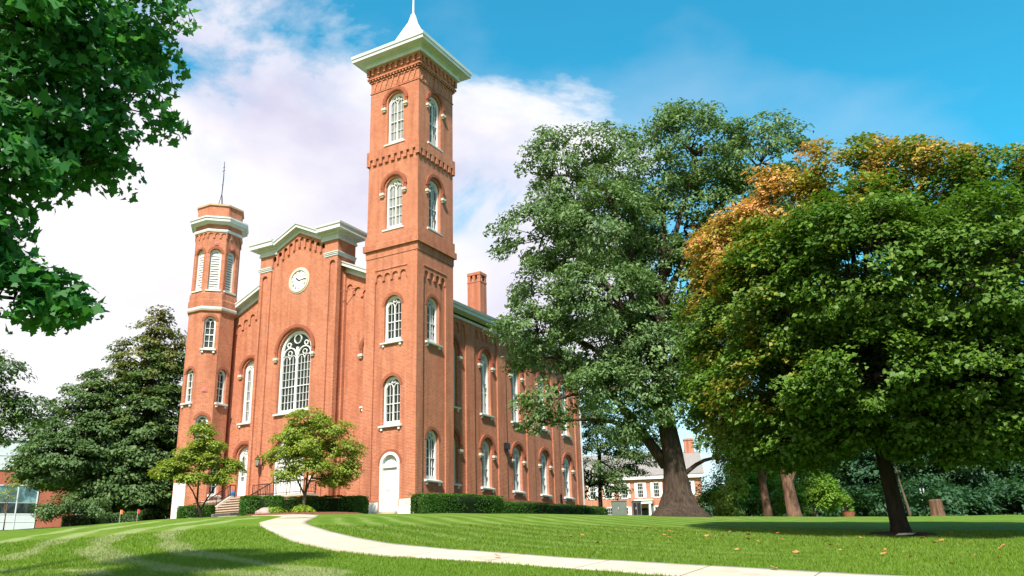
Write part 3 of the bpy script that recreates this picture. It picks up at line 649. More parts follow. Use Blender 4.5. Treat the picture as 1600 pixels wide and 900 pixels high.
# central doorway with fanlight
q = F((-10.42, YP+.13, 0), X_, FRONT); m = MB(); m.arc(q, 0, 3.82, 1.14, 1.32, -.3, -.05, n=20)
for sg in (-1, 1):
    x0, x1 = sorted((sg*1.14, sg*1.32)); m.bx(q, x0, x1, 1.25, 3.82, -.3, -.05); m.bx(q, min(sg*.04, sg*1.12), max(sg*.04, sg*1.12), 1.3, 3.6, -.3, -.2)
    for z0, z1 in ((1.5, 2.2), (2.4, 3.45)): m.bx(q, sg*.58-.36, sg*.58+.36, z0, z1, -.21, -.17)
    m.arc(q, sg*.57, 3.86, .42, .52, -.28, -.1, n=12)
m.bx(q, -1.2, 1.2, 3.6, 3.84, -.3, -.1); m.arc(q, 0, 4.58, .26, .36, -.28, -.08, 0, 360, n=14)
for k in range(1, 8): a = R(180*k/8); m.bar(q(0, 3.84, -.2), q(1.16*math.cos(a), 3.84+1.16*math.sin(a), -.2), .02, n=4)
d = part(m, 'front_door', 'white_paint'); m = MB(); m.prism(q, arch_pts(0, 2.3, 3.7, 5.0), -.34, -.25); m.build('fanlight', 'glass_dark', d)
m = MB(); m.arc(q, 0, 3.82, 1.44, 1.68, .12, .22, n=24, legs=.3); m.build('hood', 'brick_arch', d)
# clock
q = F((-10.36, YP+.13, 16.25), X_, FRONT)
m = MB(); m.arc(q, 0, 0, .74, .86, -.02, .10, 0, 360, n=40); m.arc(q, 0, 0, .84, .96, -.02, .05, 0, 360, n=40); ck = part(m, 'clock', 'limestone')
m = MB(); m.prism(q, [(.78*math.cos(2*math.pi*i/40), .78*math.sin(2*math.pi*i/40)) for i in range(40)], -.02, .03); m.build('clock_dial', 'clock_face', ck)
m = MB(); NUM = ['XII', 'I', 'II', 'III', 'IIII', 'V', 'VI', 'VII', 'VIII', 'IX', 'X', 'XI']
for h, s in enumerate(NUM):
    th = R(90-30*h); er = Vector((math.cos(th), math.sin(th))); et = Vector((math.sin(th), -math.cos(th)))
    wd = {'I': .045, 'V': .085, 'X': .085}; tot = sum(wd[c] for c in s); x = -tot/2
    for c in s:
        w_ = wd[c]; sg = {'I': [((.5, 0), (.5, 1))], 'V': [((.1, 1), (.5, 0)), ((.9, 1), (.5, 0))], 'X': [((.1, 0), (.9, 1)), ((.9, 0), (.1, 1))]}[c]
        for (p0, q0), (p1, q1) in sg:
            P0 = er*(.50+.19*q0)+et*(x+w_*p0); P1 = er*(.50+.19*q1)+et*(x+w_*p1); m.bar(q(P0.x, P0.y, .034), q(P1.x, P1.y, .034), .0125, n=4)
        x += w_
for k in range(60):
    th = R(6*k); m.bar(q(.705*math.cos(th), .705*math.sin(th), .033), q(.73*math.cos(th), .73*math.sin(th), .033), .006, n=4)
m.build('clock_numerals', 'clock_black', ck)
for nm, ang, ln, r0 in (('hour_hand', 90-307, .42, .038), ('minute_hand', 90-84, .64, .024)):
    m = MB(); th = R(ang); m.sweep([[q(-.12*math.cos(th)-.5*r0*math.sin(th)*s, -.12*math.sin(th)+.5*r0*math.cos(th)*s, d_) for s, d_ in ((-1, .05), (1, .05), (1, .065), (-1, .065))],
             [q(.7*ln*math.cos(th)-r0*1.3*math.sin(th)*s, .7*ln*math.sin(th)+r0*1.3*math.cos(th)*s, d_) for s, d_ in ((-1, .05), (1, .05), (1, .065), (-1, .065))],
             [q(ln*math.cos(th)-.004*math.sin(th)*s, ln*math.sin(th)+.004*math.cos(th)*s, d_) for s, d_ in ((-1, .05), (1, .05), (1, .065), (-1, .065))]]); m.build(nm, 'clock_black', ck)
# wall lantern, plates
q = F((-12.85, YP, 3.45), X_, FRONT)
m = MB(); m.bx(q, .12, .20, -.02, .75, 0, .05); m.bar(q(.16, .55, .03), q(.0, .62, .34), .022); m.bar(q(.16, .1, .03), q(0, .0, .34), .02)
m.tube([q(0, -.12, .34), q(0, 0, .34)], [.03, .10], 6); m.tube([q(0, .42, .34), q(0, .55, .34), q(0, .62, .34), q(0, .74, .34)], [.18, .10, .04, .015], 6)
for k in range(6): a = R(60*k); m.bar(q(.10*math.cos(a), 0, .34+.10*math.sin(a)), q(.155*math.cos(a), .42, .34+.155*math.sin(a)), .014, n=4)
ln = part(m, 'wall_lantern', 'black_iron'); m = MB(); m.tube([q(0, .01, .34), q(0, .42, .34)], [.085, .14], 6); m.build('lantern_glass', 'lamp_glass', ln)
m = MB(); m.bx(pf, -12.25, -11.95, 3.95, 4.12, -.13, -.09); part(m, 'door_sign', 'white_paint')
m = MB(); m.bx(pf, -8.55, -8.3, 2.2, 2.5, -.13, -.06); part(m, 'call_box', 'white_paint')
m = MB(); m.bx(rf, 11.85, 12.35, 4.75, 5.2, .09, .36); m.bx(rf, 11.9, 12.3, 4.6, 4.76, .09, .22); part(m, 'floodlight', 'black_iron')
m = MB(); m.bx(rf, 16.6, 17.05, .55, 1.1, .16, .32); part(m, 'utility_box', 'panel_white')
m = MB(); m.bx(rf, 20.7, 21.05, 1.35, 2.0, .0, .13); part(m, 'wall_vent', 'dark_slot')
m = MB(); m.tube([(XR+.24, 24.95, .0), (XR+.24, 24.95, 6.5), (XR+.24, 24.95, 13.2), (XR+.5, 24.9, 13.7)], [.075]*4, 8); part(m, 'downspout', 'steel_grey')
m = MB(); m.tube([(-6.75, .40, 14.85), (-6.3, .75, 15.0), (-5.9, 1.12, 15.15)], [.03]*3, 6); part(m, 'wall_tie', 'brick_base')

# --- octagonal turret
TX, TY = -18.709, -.041; T8 = math.tan(math.pi/8)
def facet(k, a):        # k: 0 front, 1 diagonal, 2 right ...
    th = R(-90+45*k); n = Vector((math.cos(th), math.sin(th), 0)); tt = Vector((-n.y, n.x, 0)); return F(Vector((TX, TY, 0))+n*a, tt, n)
def octring(a, z): r = a/math.cos(math.pi/8); return [Vector((TX+r*math.cos(R(22.5+45*i)), TY+r*math.sin(R(22.5+45*i)), z)) for i in range(8)]
m = MB(); A = 1.59; HW = A*T8
openings = {0: [(16.55, 19.75), (8.2, 10.66)], 1: [(16.55, 19.75), (12.08, 14.5), (4.72, 7.28)], 2: [(16.55, 19.75), (8.2, 10.66), (1.8, 4.3)]}
for k in range(8):
    fr = facet(k, A); hs = [arch_pts(0, .80, z0, z1+.01, 12) for z0, z1 in openings.get(k, [])]
    m.sheet(fr, rect(-HW, HW, -1.5, 21.7), hs, 0, .42)
    z0 = 20.42; w = 1.655*T8; m.prism(facet(k, A), [(-w, 21.08), (w, 21.08)]+teeth(-w, w, 3, flat(20.98), .4, .13)[::-1], -.02, .065)
m.sweep([octring(a, z) for a, z in ((A-.1, 14.9), (1.71, 14.9), (1.71, 15.72), (1.655, 15.78), (1.655, 16.25), (A-.05, 16.42))], cap=False)
m.sweep([octring(a, z) for a, z in ((1.63, 21.2), (1.63, 21.8))], cap=False); m.sweep([octring(a, z) for a, z in ((1.60, 22.0), (1.60, 23.22))], cap=False)
part(m, 'turret', 'brick')
m = MB()
m.sweep([octring(a, z) for a, z in ((A-.05, 14.88), (1.68, 14.90), (1.74, 15.02), (1.76, 15.16), (1.70, 15.22))], cap=False); part(m, 'turret_band', 'cornice_white'); m = MB()
m.sweep([octring(a, z) for a, z in ((A-.05, 21.05), (1.70, 21.06), (1.74, 21.2), (1.72, 21.26), (A-.05, 21.28))], cap=False); part(m, 'turret_band', 'cornice_white'); m = MB()
m.sweep([octring(a, z) for a, z in ((A-.05, 21.66), (1.72, 21.68), (1.80, 21.74), (2.0, 21.80), (2.04, 21.82), (2.04, 22.0), (2.1, 22.04), (2.1, 22.16), (1.6, 22.3))], cap=False)
part(m, 'turret_cornice', 'cornice_white')
m = MB(); m.sweep([octring(a, z) for a, z in ((1.55, 23.2), (1.69, 23.2), (1.70, 23.32), (1.3, 23.42))]); part(m, 'turret_cap', 'copper_cap')
for k, ops in openings.items():
    for z0, z1 in ops:
        kind = 'louvre' if z0 > 16 else 'slim'; fr = facet(k, A); p = fr(0, z0, 0)
        gp = 'glass_mid' if (k == 1 and kind == 'slim') else 'glass_dark'
        window('o%s%s%d' % (kind, gp, int(round(z1*10-z0*10))), p, R(45*k), .78, z1-z0, kind, gp, False, True if kind == 'slim' else 'thin')
for k, a, z in ((1, 0, 9.1), (1, 0, 20.18), (0, 0, 19.95), (2, 0, 19.95)):
    s = .17 if z < 15 else .14
    m = MB(); m.bx(facet(k, A), -s, s, z-s, z+s, -.02, .05); m.bx(facet(k, A), -s*.35, s*.35, z-s*.35, z+s*.35, 0, .075); part(m, 'plaque', 'plaque_pink')
m = MB(); fr = facet(0, A); m.bx(fr, -.55, .62, -.6, 2.62, -.05, .05); m.bx(fr, -.5, .57, -.5, 2.54, .05, .075)
for k in range(4): m.bx(fr, -.45+.26*k, -.45+.26*k+.235, -.5, 2.5, .07, .09)
part(m, 'turret_door', 'whitewash')
m = MB(); c0 = Vector((TX-.1, TY, 0))
for k in range(3):
    a = R(90+120*k); m.bar(c0+Vector((.34*math.cos(a), .34*math.sin(a), 23.3)), c0+Vector((0, 0, 24.95)), .025)
    m.bar(c0+Vector((.2*math.cos(a), .2*math.sin(a), 24.0)), c0+Vector((.2*math.cos(a+R(120)), .2*math.sin(a+R(120)), 24.0)), .015)
m.tube([c0+Vector((0, 0, 24.9)), c0+Vector((.05, 0, 26.3)), c0+Vector((.0, 0, 27.7))], [.035, .035, .022], 6)
for z, l in ((25.7, .10), (26.9, .14), (27.2, .1)): m.bar(c0+Vector((-l, 0, z)), c0+Vector((l, 0, z+.03)), .02)
part(m, 'antenna_mast', 'black_iron')

# ------------------------------------------------------------------ steps, landing and railings
st = thing('entrance_steps', 'flight of worn stone steps up to the landing below the turret', 'steps', (-12.2, -2.3, .1))
m = MB()
for i in range(7): m.box(-13.95, -10.45, -3.39+.32*i, -1.1, -.045+.02+.185*(i+1), .02+.185*(i+1))
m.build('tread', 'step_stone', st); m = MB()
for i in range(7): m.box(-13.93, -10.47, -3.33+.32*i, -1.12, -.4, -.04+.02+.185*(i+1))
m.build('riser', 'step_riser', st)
m = MB(); m.prism(F((-13.95, 0, 0), Y_, (-1, 0, 0)), [(-3.75, -.5), (-3.75, .12), (-3.35, .24), (-1.35, 1.46), (-1.1, 1.46), (-1.1, -.5)], 0, .32, back=True); m.build('cheek_wall', 'concrete', st)
m = MB(); m.box(-14.6, -10.0, -4.9, -3.2, -.6, .06); m.build('pad', 'concrete', st)
def railing(name, label, pts, h, gap=.14):
    m = MB()
    for p, q in zip(pts[:-1], pts[1:]):
        p, q = Vector(p), Vector(q); n = max(2, int((q-p).length/gap)); U = Vector((0, 0, h))
        m.bar(p+U, q+U, .032); m.bar(p+Vector((0, 0, .12)), q+Vector((0, 0, .12)), .02)
        for i in range(n+1):
            b = p+(q-p)*i/n; m.bar(b+(Vector((0, 0, .12)) if i % 8 and i != n else Vector()), b+U, .014 if i % 8 and i != n else .03, n=5)
    o = m.build(name, 'black_iron', None); return tag(o, label, 'railing')
railing('railing', 'black iron railing climbing the left side of the stone steps', [(-14.1, -4.2, .12), (-14.1, -3.35, .25), (-14.1, -1.3, 1.46), (-14.1, -.9, 1.46)], .74)
railing('railing', 'sloping black railing along the right side of the stone steps', [(-10.4, -3.35, .2), (-10.4, -1.1, 1.33)], .86, .3)
railing('railing', 'short black railing at the back of the landing beside the clock pavilion pier', [(-13.1, -.3, 1.31), (-11.6, -.3, 1.31)], .86)
railing('railing', 'black iron railing along the landing before the white front door', [(-10.4, -1.1, 1.31), (-7.8, -1.1, 1.31), (-7.8, -.1, 1.31)], .82)
ld = thing('landing', 'brick fronted landing outside the tall white front door', 'landing', (-12, -.6, 1.3))
m = MB(); m.box(-17.0, -7.7, -1.09, YP-.02, -1, 1.18); m.build('retaining_wall', 'brick_base', ld); m = MB(); m.box(-17.05, -7.65, -1.098, YP-.021, 1.18, 1.31); m.box(-17.05, -14.15, YP-.021, YW-.12, 1.18, 1.31); m.build('slab', 'concrete', ld)
m = MB(); m.tube([(-14.45, -.75, 1.31), (-14.45, -.75, 1.77), (-14.45, -.75, 1.85)], [.13, .15, .10], 10); m.tube([(-14.45, -.75, 1.85), (-14.45, -.75, 1.91)], [.05, .05], 8)
tag(m.build('bin', 'blue_plastic'), 'small blue bin at the top of the stone steps', 'bin')

# ------------------------------------------------------------------ foliage
def unit(a): return a/np.maximum(np.linalg.norm(a, axis=-1, keepdims=True), 1e-9)
UP = np.array([0, 0, 1.])
def leaf_quads(name, matname, P, Nn, Dn, L, Wd, tint, autumn=None, parent=None, fold=.18, shape='kite'):
    """leaves as folded blades: P base centres, Nn leaf normals, Dn midrib directions"""
    n = len(P); Nn = unit(Nn); Dn = unit(Dn-Nn*np.sum(Dn*Nn, -1, keepdims=True)); S = np.cross(Nn, Dn)
    L = L[:, None]; Wd = Wd[:, None]
    a = P-Dn*L*.5; b = P+S*Wd*.5+Nn*Wd*fold-Dn*L*.05; c = P+Dn*L*.5-Nn*L*.12; d = P-S*Wd*.5+Nn*Wd*fold-Dn*L*.05
    if shape == 'kite':
        V = np.stack([a, b, c, d], 1).reshape(-1, 3); k = 4
    else:    # five lobed
        pr = [(-.5, 0), (-.30, .26), (-.42, .50), (-.12, .40), (-.02, .62), (.14, .34), (.20, .20), (.30, .22), (.56, 0)]
        pr = pr+[(x, -y) for x, y in pr[1:-1][::-1]]; k = len(pr)
        V = np.stack([P+Dn*L*x+S*Wd*y+Nn*(abs(y)*Wd*fold-max(x, 0)*L*.2) for x, y in pr], 1).reshape(-1, 3)
    me = quadmesh(name, V, np.arange(n*k).reshape(n, k), [matname])
    for nm, arr in (('tint', tint), ('autumn', autumn)):
        if arr is not None: me.attributes.new(nm, 'FLOAT', 'POINT').data.foreach_set('value', np.repeat(arr, k).astype(np.float32))
    o = bpy.data.objects.new(name, me); COL.objects.link(o)
    if parent: attach(o, parent)
    return o
def crown_points(r, lobes, ncl, per, rc, flat, lo=.5, keep_out=.62, up=.75, outw=.5, rnd=.55, droop=.25):
    """leaf clumps spread over the outer shells of overlapping lobes"""
    lobes = np.array(lobes, float); A = (lobes[:, 3]*lobes[:, 4]+lobes[:, 4]*lobes[:, 5]+lobes[:, 3]*lobes[:, 5]); C0 = []; 
    while len(C0) < ncl:
        i = r.choice(len(lobes), p=A/A.sum()); l = lobes[i]; u = unit(r.normal(size=3)); f = lo+(1.02-lo)*r.random()**.6
        c = l[:3]+u*l[3:6]*f
        q = np.sqrt((((c-lobes[:, :3])/lobes[:, 3:6])**2).sum(1)); q[i] = 9
        if q.min() < keep_out and r.random() < .8: continue
        C0.append(np.r_[c, u])
    C0 = np.array(C0); cen = lobes[:, :3].mean(0)
    sz = rc*(.6+.8*r.random(ncl)); num = np.maximum(3, (per*(sz/rc)**2*(.6+.8*r.random(ncl))).astype(int)); idx = np.repeat(np.arange(ncl), num); n = len(idx)
    u = unit(r.normal(size=(n, 3)))*(r.random((n, 1))**.45); u[:, 2] *= flat
    tilt = C0[:, 3:6][idx]; tilt = tilt*np.array([1, 1, 0]); off = u*sz[idx][:, None]; off[:, 2] -= .35*np.sum(off*tilt, 1)
    P = C0[idx, :3]+off
    o = unit(C0[idx, 3:6]+.4*u); Nn = UP*up+o*outw+r.normal(size=(n, 3))*rnd*.6; D = o*.8+r.normal(size=(n, 3))*.6-UP*droop
    ct = r.random(ncl)[idx]; tint = np.clip(.28+.30*ct+.5*(r.random(n)-.35), 0, 1)
    return C0, idx, P, Nn, D, tint
def limb(m, p, q, r0, r1, r, sag=.12, n=7, sides=7, tips=True):
    p, q = np.array(p, float), np.array(q, float); L = np.linalg.norm(q-p); t = np.linspace(0, 1, n)[:, None]
    pts = p+(q-p)*t; bend = r.normal(size=3)*L*.06; pts += np.sin(np.pi*t)*bend; pts[:, 2] += (np.sin(np.pi*t)*L*sag)[:, 0]
    m.tube(pts, list(r0+(r1-r0)*np.linspace(0, 1, n)**.8), sides); return pts
def build_tree(name, label, base, seed, trunk_pts, trunk_r, lobes, bark_m, leaf_m, ncl, per, rc, flat, L, Wd, group=None, limbs=None, twigs=.5, flare=None, autumn=None, shape='kite', cat='tree', twig_r=.03, **kw):
    r = np.random.default_rng(seed); o = thing(name, label, cat, base, 0, group); m = MB()
    if trunk_pts is not None:
        wob = None
        if flare: ph = r.random(3)*6; wob = lambda i, k: 1+flare*.09*math.sin(3*2*math.pi*k/20+ph[0])*(1.6 if i < 2 else .7)+flare*.06*math.sin(5*2*math.pi*k/20+ph[1])*(1.5 if i < 2 else .6)
        m.tube(trunk_pts, trunk_r, 20 if flare else 12, wob)
    C0, idx, P, Nn, D, tint = crown_points(r, lobes, ncl, per, rc, flat, **kw)
    lob = np.array(lobes, float); tp = np.array(trunk_pts if trunk_pts is not None else [base, base], float)
    starts = []
    if limbs:
        for p, q, r0, r1 in limbs: starts.append((limb(m, p, q, r0, r1, r), r0, r1))
    for l in lob:          # a limb into every lobe
        allp = np.concatenate([s[0] for s in starts]+[tp[len(tp)//2:]]); tgt = l[:3]-np.array([0, 0, l[5]*.15])
        cand = allp[allp[:, 2] < tgt[2]+.3]; cand = cand if len(cand) else allp
        s = cand[np.argmin(np.linalg.norm(cand-tgt, axis=1)+.35*np.abs(cand[:, 2]-tgt[2]))]; starts.append((limb(m, s, tgt, twig_r*4.2, twig_r*1.6, r), .1, .05))
    allp = np.concatenate([s[0] for s in starts]); 
    for c in C0[r.random(len(C0)) < twigs]:
        s = allp[np.argmin(np.linalg.norm(allp-c[:3], axis=1))]; limb(m, s, c[:3], twig_r, twig_r*.35, r, .05, 4, 5)
    m.build('trunk', bark_m, o, smooth=True, uv=False)
    n = len(P); Lr = L*(.5+1.0*r.random(n)**1.3); au = autumn(P, r) if autumn else None
    c = leaf_quads('crown', leaf_m, P, Nn, D, Lr, Lr*Wd/L*(.8+.4*r.random(n)), tint, au, o, shape=shape)
    return o
def conv(us, D): pass

# --- the great oak beside the hall
b = (14.75, 4.2, G(14.75, 4.2))
oak_lobes = [(8.6, 2.7, 20.9, 2.3, 2.3, 2.9), (11.9, 4.6, 21.3, 2.9, 2.9, 2.8), (17.2, 6.0, 21.5, 3.2, 3.2, 2.9), (20.9, 6.9, 20.3, 2.9, 2.9, 2.8), (7.9, 2.3, 16.6, 2.9, 2.9, 2.6), (12.0, 2.2, 16.2, 3.4, 3.2, 2.6),
    (15.8, 6.5, 17.0, 3.6, 3.4, 3.0), (19.4, 7.5, 16.8, 3.0, 3.0, 3.0), (8.4, 2.7, 12.8, 2.9, 2.9, 2.0), (8.0, 1.2, 10.0, 2.4, 2.6, 1.5), (12.2, 1.6, 11.4, 3.3, 3.0, 2.3), (16.2, 5.2, 12.8, 3.2, 3.2, 2.6),
    (7.3, 2.1, 8.5, 1.8, 2.2, .9), (8.9, 1.6, 5.9, 2.1, 2.3, 1.0), (8.2, 1.4, 4.5, 1.5, 1.8, .6), (12.3, 1.4, 6.0, 2.4, 2.2, 1.4), (15.3, 2.6, 7.5, 2.4, 2.2, 2.0), (10.9, 3.0, 8.4, 2.6, 2.6, 1.8), (17.6, 5.5, 8.6, 2.6, 2.6, 2.0),
    (13.4, 8.5, 14.0, 4.2, 3.6, 4.0), (10.5, 7.5, 18.0, 3.4, 3, 3), (18, 10, 14, 3.6, 3.4, 3.6), (15.5, 4.5, 23.0, 1.8, 1.8, 1.3), (14.3, 4.5, 19.5, 2.6, 2.6, 2.4), (14.0, 1.9, 6.0, 1.7, 1.4, 1.1), (16.2, 3.0, 6.4, 1.6, 1.5, 1.3), (13.2, 2.2, 9.0, 2.2, 1.8, 1.6), (14.2, 8.0, 8.8, 3.6, 3.0, 2.8), (17.0, 4.6, 4.2, 1.5, 1.5, 1.0), (10.2, 6.5, 10.5, 3, 3, 2.6), (14.7, 2.2, 5.0, 1.7, 1.2, 1.3), (13.4, 1.9, 7.0, 1.8, 1.3, 1.5), (15.8, 2.6, 8.6, 2, 1.5, 1.6), (17.3, 4.4, 3.0, 1.2, 1.2, .9), (17.4, 4.8, 6.0, 1.5, 1.4, 1.3), (12.6, 2.4, 3.9, 1.5, 1.2, .8)]
R0 = np.random.default_rng(5)
trunk = [(14.72, 4.2, b[2]-.4), (14.73, 4.2, b[2]+.1), (14.74, 4.2, b[2]+.55), (14.75, 4.2, b[2]+1.3), (14.72, 4.2, b[2]+2.4), (14.65, 4.2, b[2]+3.6), (14.5, 4.15, b[2]+5.0), (14.35, 4.2, b[2]+7), (14.4, 4.3, b[2]+10), (14.8, 4.6, b[2]+14), (15.2, 4.8, b[2]+19)]
tr = [2.0, 1.56, 1.10, .80, .64, .56, .50, .42, .34, .25, .12]
oak_limbs = [((14.3, 4.1, b[2]+2.8), (10.9, 2.7, 7.2), .36, .15), ((14.5, 4.1, b[2]+5.0), (9.6, 2.4, 9.5), .30, .12), ((14.4, 4.2, 5.0), (12.4, 4, 14.0), .34, .14), ((14.4, 4.2, 5.6), (18.0, 5.6, 14.5), .36, .14), ((14.5, 4.3, 7.5), (9.2, 3.0, 16.5), .26, .1),
    ((14.6, 4.4, 9.5), (11.5, 4.3, 19.5), .24, .09), ((14.8, 4.5, 11), (19.8, 6.6, 18.5), .24, .09), ((15, 4.7, 13), (17, 6, 20), .2, .08), ((14.95, 4.2, b[2]+2.0), (17.6, 4.9, 1.9), .15, .07), ((17.0, 4.8, 1.75), (17.3, 5.0, 3.9), .10, .05), ((14.4, 4.2, 4.3), (13.0, 6.5, 12), .3, .12)]
build_tree('oak_tree', 'huge old oak with flared trunk and blue-green crown beside the hall', b, 11, trunk, tr, oak_lobes, 'bark_oak', 'leaf_oak', 1850, 78, .74, .62, .24, .13, limbs=oak_limbs, twigs=.35, flare=1, lo=.55, twig_r=.035, rnd=.8)
# --- autumn tinted maple on the right lawn
b = (27.86, -15.32, G(27.86, -15.32))
maple_lobes = [(24.5, -15.6, 6.0, 1.7, 2.2, 1.7), (26.0, -15.2, 7.2, 1.7, 2.1, 1.8), (28.0, -14.9, 7.7, 1.9, 2.2, 1.9), (29.9, -14.8, 7.2, 1.9, 2.2, 1.8), (31.8, -14.8, 6.5, 2.1, 2.3, 1.8), (33.7, -15, 5.9, 2.2, 2.4, 2.0), (24.0, -16, 3.7, 1.6, 2.2, 1.7), (24.1, -16.0, 1.5, 1.7, 2.2, 1.5),
    (26.0, -18.0, 3.9, 2.2, 1.9, 2.2), (28.3, -18.7, 4.2, 2.3, 1.9, 2.3), (30.8, -18.2, 3.6, 2.3, 1.9, 2.2), (25.8, -17.8, 1.3, 2.2, 1.8, 1.3), (28.1, -18.4, 1.3, 2.2, 1.8, 1.2), (30.6, -17.8, 1.2, 2.2, 1.8, 1.3), (33.0, -16.6, 2.6, 2.3, 2.3, 2.2), (33.2, -16.0, .9, 2.2, 2.3, 1.1),
    (28.1, -15.3, 4.5, 3.6, 3.3, 3.0), (26.6, -12.4, 3.5, 2.6, 2.2, 3), (30.2, -12.2, 3.5, 3.0, 2.2, 3), (24.6, -15.8, .1, 1.5, 2.2, .9), (25.6, -16.6, -.2, 1.6, 1.8, .6), (28, -17, -.1, 2, 1.6, .6), (30.4, -16.6, -.3, 2.3, 1.8, .7), (33.0, -16.4, -.4, 2.3, 2, .9), (27.8, -16.4, .5, 2.5, 2.2, .8), (31, -15.4, .5, 2.3, 2.2, .9), (29, -15, 2.2, 3.2, 2.6, 1.6)]
def maple_autumn(P, r):
    h = np.clip((P[:, 2]-3.6-.06*np.maximum(P[:, 0]-26, 0))/4.4, 0, 1); lft = np.clip((27.6-P[:, 0])/3.6, 0, 1)
    pat = vnoise(P[:, 0]*1.0+P[:, 1]*.7, P[:, 2]+P[:, 1]*.4, .9, 17)*.9+.45*r.random(len(P))
    w = np.clip(.80*h+.42*h*lft+.46*lft*np.clip((P[:, 2]+2.5)/4, 0, 1), 0, 1.1)
    v = vnoise(P[:, 0]+P[:, 1]*.7, P[:, 2]+P[:, 1]*.5, .75, 17)-.5
    return np.clip((w+1.15*v+.6*(r.random(len(P))-.5)-.56)*1.3, 0, 1)
trunk = [(27.88, -15.32, b[2]-.3), (27.87, -15.32, b[2]+.05), (27.85, -15.32, b[2]+.3), (27.78, -15.33, b[2]+1.2), (27.7, -15.33, b[2]+2.3), (27.66, -15.3, b[2]+4.5), (27.7, -15.2, b[2]+7), (27.7, -15.1, b[2]+9.5)]
build_tree('maple_tree', 'dense round maple with orange tinted top on the right lawn', b, 23, trunk, [.36, .29, .245, .215, .20, .16, .11, .05], maple_lobes, 'bark_dark', 'leaf_maple', 2900, 96, .52, .52, .135, .105, autumn=maple_autumn, twigs=.25, lo=.6, up=.8, outw=.38, rnd=.5, droop=.45, twig_r=.022, shape='kite')
# --- maple overhanging from the left, its trunk just out of the frame
b = (16.5, -38.6, G(16.5, -38.6)); r = np.random.default_rng(3)
fl = [(20.2, -36.7, 3.9, 1.3, 1.2, .9), (20.6, -35.7, 4.4, .8, .9, .8), (20.0, -36.4, 2.7, 1.15, 1.1, .7), (20.6, -35.45, 3.1, .55, .6, .55), (19.7, -37.0, 1.8, 1.2, 1.0, .6), (20.45, -35.9, 2.05, .6, .7, .4), (19.5, -37.2, .75, .9, .8, .35), (20.1, -36.1, .10, .60, .75, .30), (20.4, -35.85, -.02, .35, .45, .2), (19.6, -36.9, -.15, .5, .5, .22), (19.6, -36.9, 1.15, .9, .8, .5), (19.75, -36.8, .5, .5, .5, .32), (19.2, -36.9, 5.2, 1.7, 1.5, 1.0)]
build_tree('shade_tree', 'broad leaved maple whose dark lobed leaves hang in from the upper left', b, 31, [(16.5, -38.6, b[2]-.3), (16.5, -38.6, b[2]+.2), (16.6, -38.6, 0), (16.8, -38.4, 3), (17, -38.2, 7)], [.5, .36, .28, .22, .1], fl, 'bark_dark', 'leaf_fore', 470, 38, .40, .48, .122, .122,
    limbs=[((16.65, -38.5, .2), (19.4, -37.2, 1.2), .12, .05), ((16.7, -38.5, 2), (20, -36.5, 3.6), .12, .05), ((16.8, -38.4, 3), (20.5, -36, 5), .1, .05), ((16.6, -38.5, -.6), (19.6, -36.9, .0), .09, .03)], twigs=.7, lo=.4, keep_out=.45, up=.6, outw=.4, rnd=1.0, droop=.5, twig_r=.011, shape='lobed')
# --- layered dark trees left of the turret
def deep_autumn(P, r): return np.clip((P[:, 2]-6.5)/9*.62+.5*vnoise(P[:, 0]+P[:, 1], P[:, 2], 1.1, 4)+.35*r.random(len(P))-.62, 0, 1)
def cone_lobes(x, y, z0, z1, rad, n, seed, pw=.8):
    r = np.random.default_rng(seed); out = []
    for i in range(n):
        t = i/(n-1); z = z0+(z1-z0)*t; rr = rad*(1-t)**pw+.5; k = max(1, int(rr*1.7))
        for j in range(k):
            a = 2*math.pi*(j+r.random()*.7)/k+i; q = rr*.55*(0 if k == 1 else 1); out.append((x+q*math.cos(a), y+q*math.sin(a), z+r.normal()*.3, rr*.55+.35, rr*.55+.35, .9+.25*rr*.4))
    return out
tx, ty = -26.2, .9; g0 = G(tx, ty)
build_tree('beech_tree', 'tall dark conical tree with yellowing top left of the turret', (tx, ty, g0), 41, [(tx, ty, g0-.3), (tx, ty, g0+.3), (tx, ty, 6), (tx, ty, 12), (tx, ty, 15.5)], [.62, .46, .34, .2, .06], cone_lobes(tx, ty, 2.3, 15.2, 4.0, 10, 2, .62)+[(-24.6, 1.6, 1.9, 1.5, 1.3, 1.0)]+[(tx, ty, 15.6, 1.2, 1.2, 1.5), (tx+.4, ty+.4, 14.2, 1.7, 1.7, 1.4), (tx-.6, ty-.4, 12.4, 2.2, 2.2, 1.4), (tx+1.2, ty+1.2, 13.2, 1.5, 1.5, 1.3), (tx-1.4, ty-1.2, 13.2, 1.3, 1.3, 1.2), (tx-2.4, ty-2, 11, 1.6, 1.6, 1.2)], 'bark_dark', 'leaf_deep', 1150, 66, .85, .32, .24, .17, autumn=deep_autumn, twigs=.3, up=.9, droop=.5, lo=.5)
tx, ty = -28.6, -2.6; g0 = G(tx, ty)
build_tree('beech_tree', 'lower spreading dark tree with trunk nearest the modern block', (tx, ty, g0), 43, [(tx+.6, ty+1.4, g0-.3), (tx+.5, ty+1.2, g0+.3), (tx+.2, ty+.6, 5), (tx, ty, 8), (tx, ty, 10.0)], [.62, .48, .36, .2, .06], cone_lobes(tx, ty, 4.0, 10.6, 3.8, 7, 8, .6)+[(-29.8, -4.2, 5.2, 1.7, 1.7, 1.2), (-29.0, -3.6, 7.4, 1.5, 1.5, 1.1), (-27.4, -1.6, 10.8, 1.5, 1.5, 1.2)], 'bark_dark', 'leaf_deep', 560, 64, .85, .32, .24, .17, autumn=deep_autumn, twigs=.3, up=.9, droop=.5, lo=.55)
b = (-11.5, -22.5, G(-11.5, -22.5))
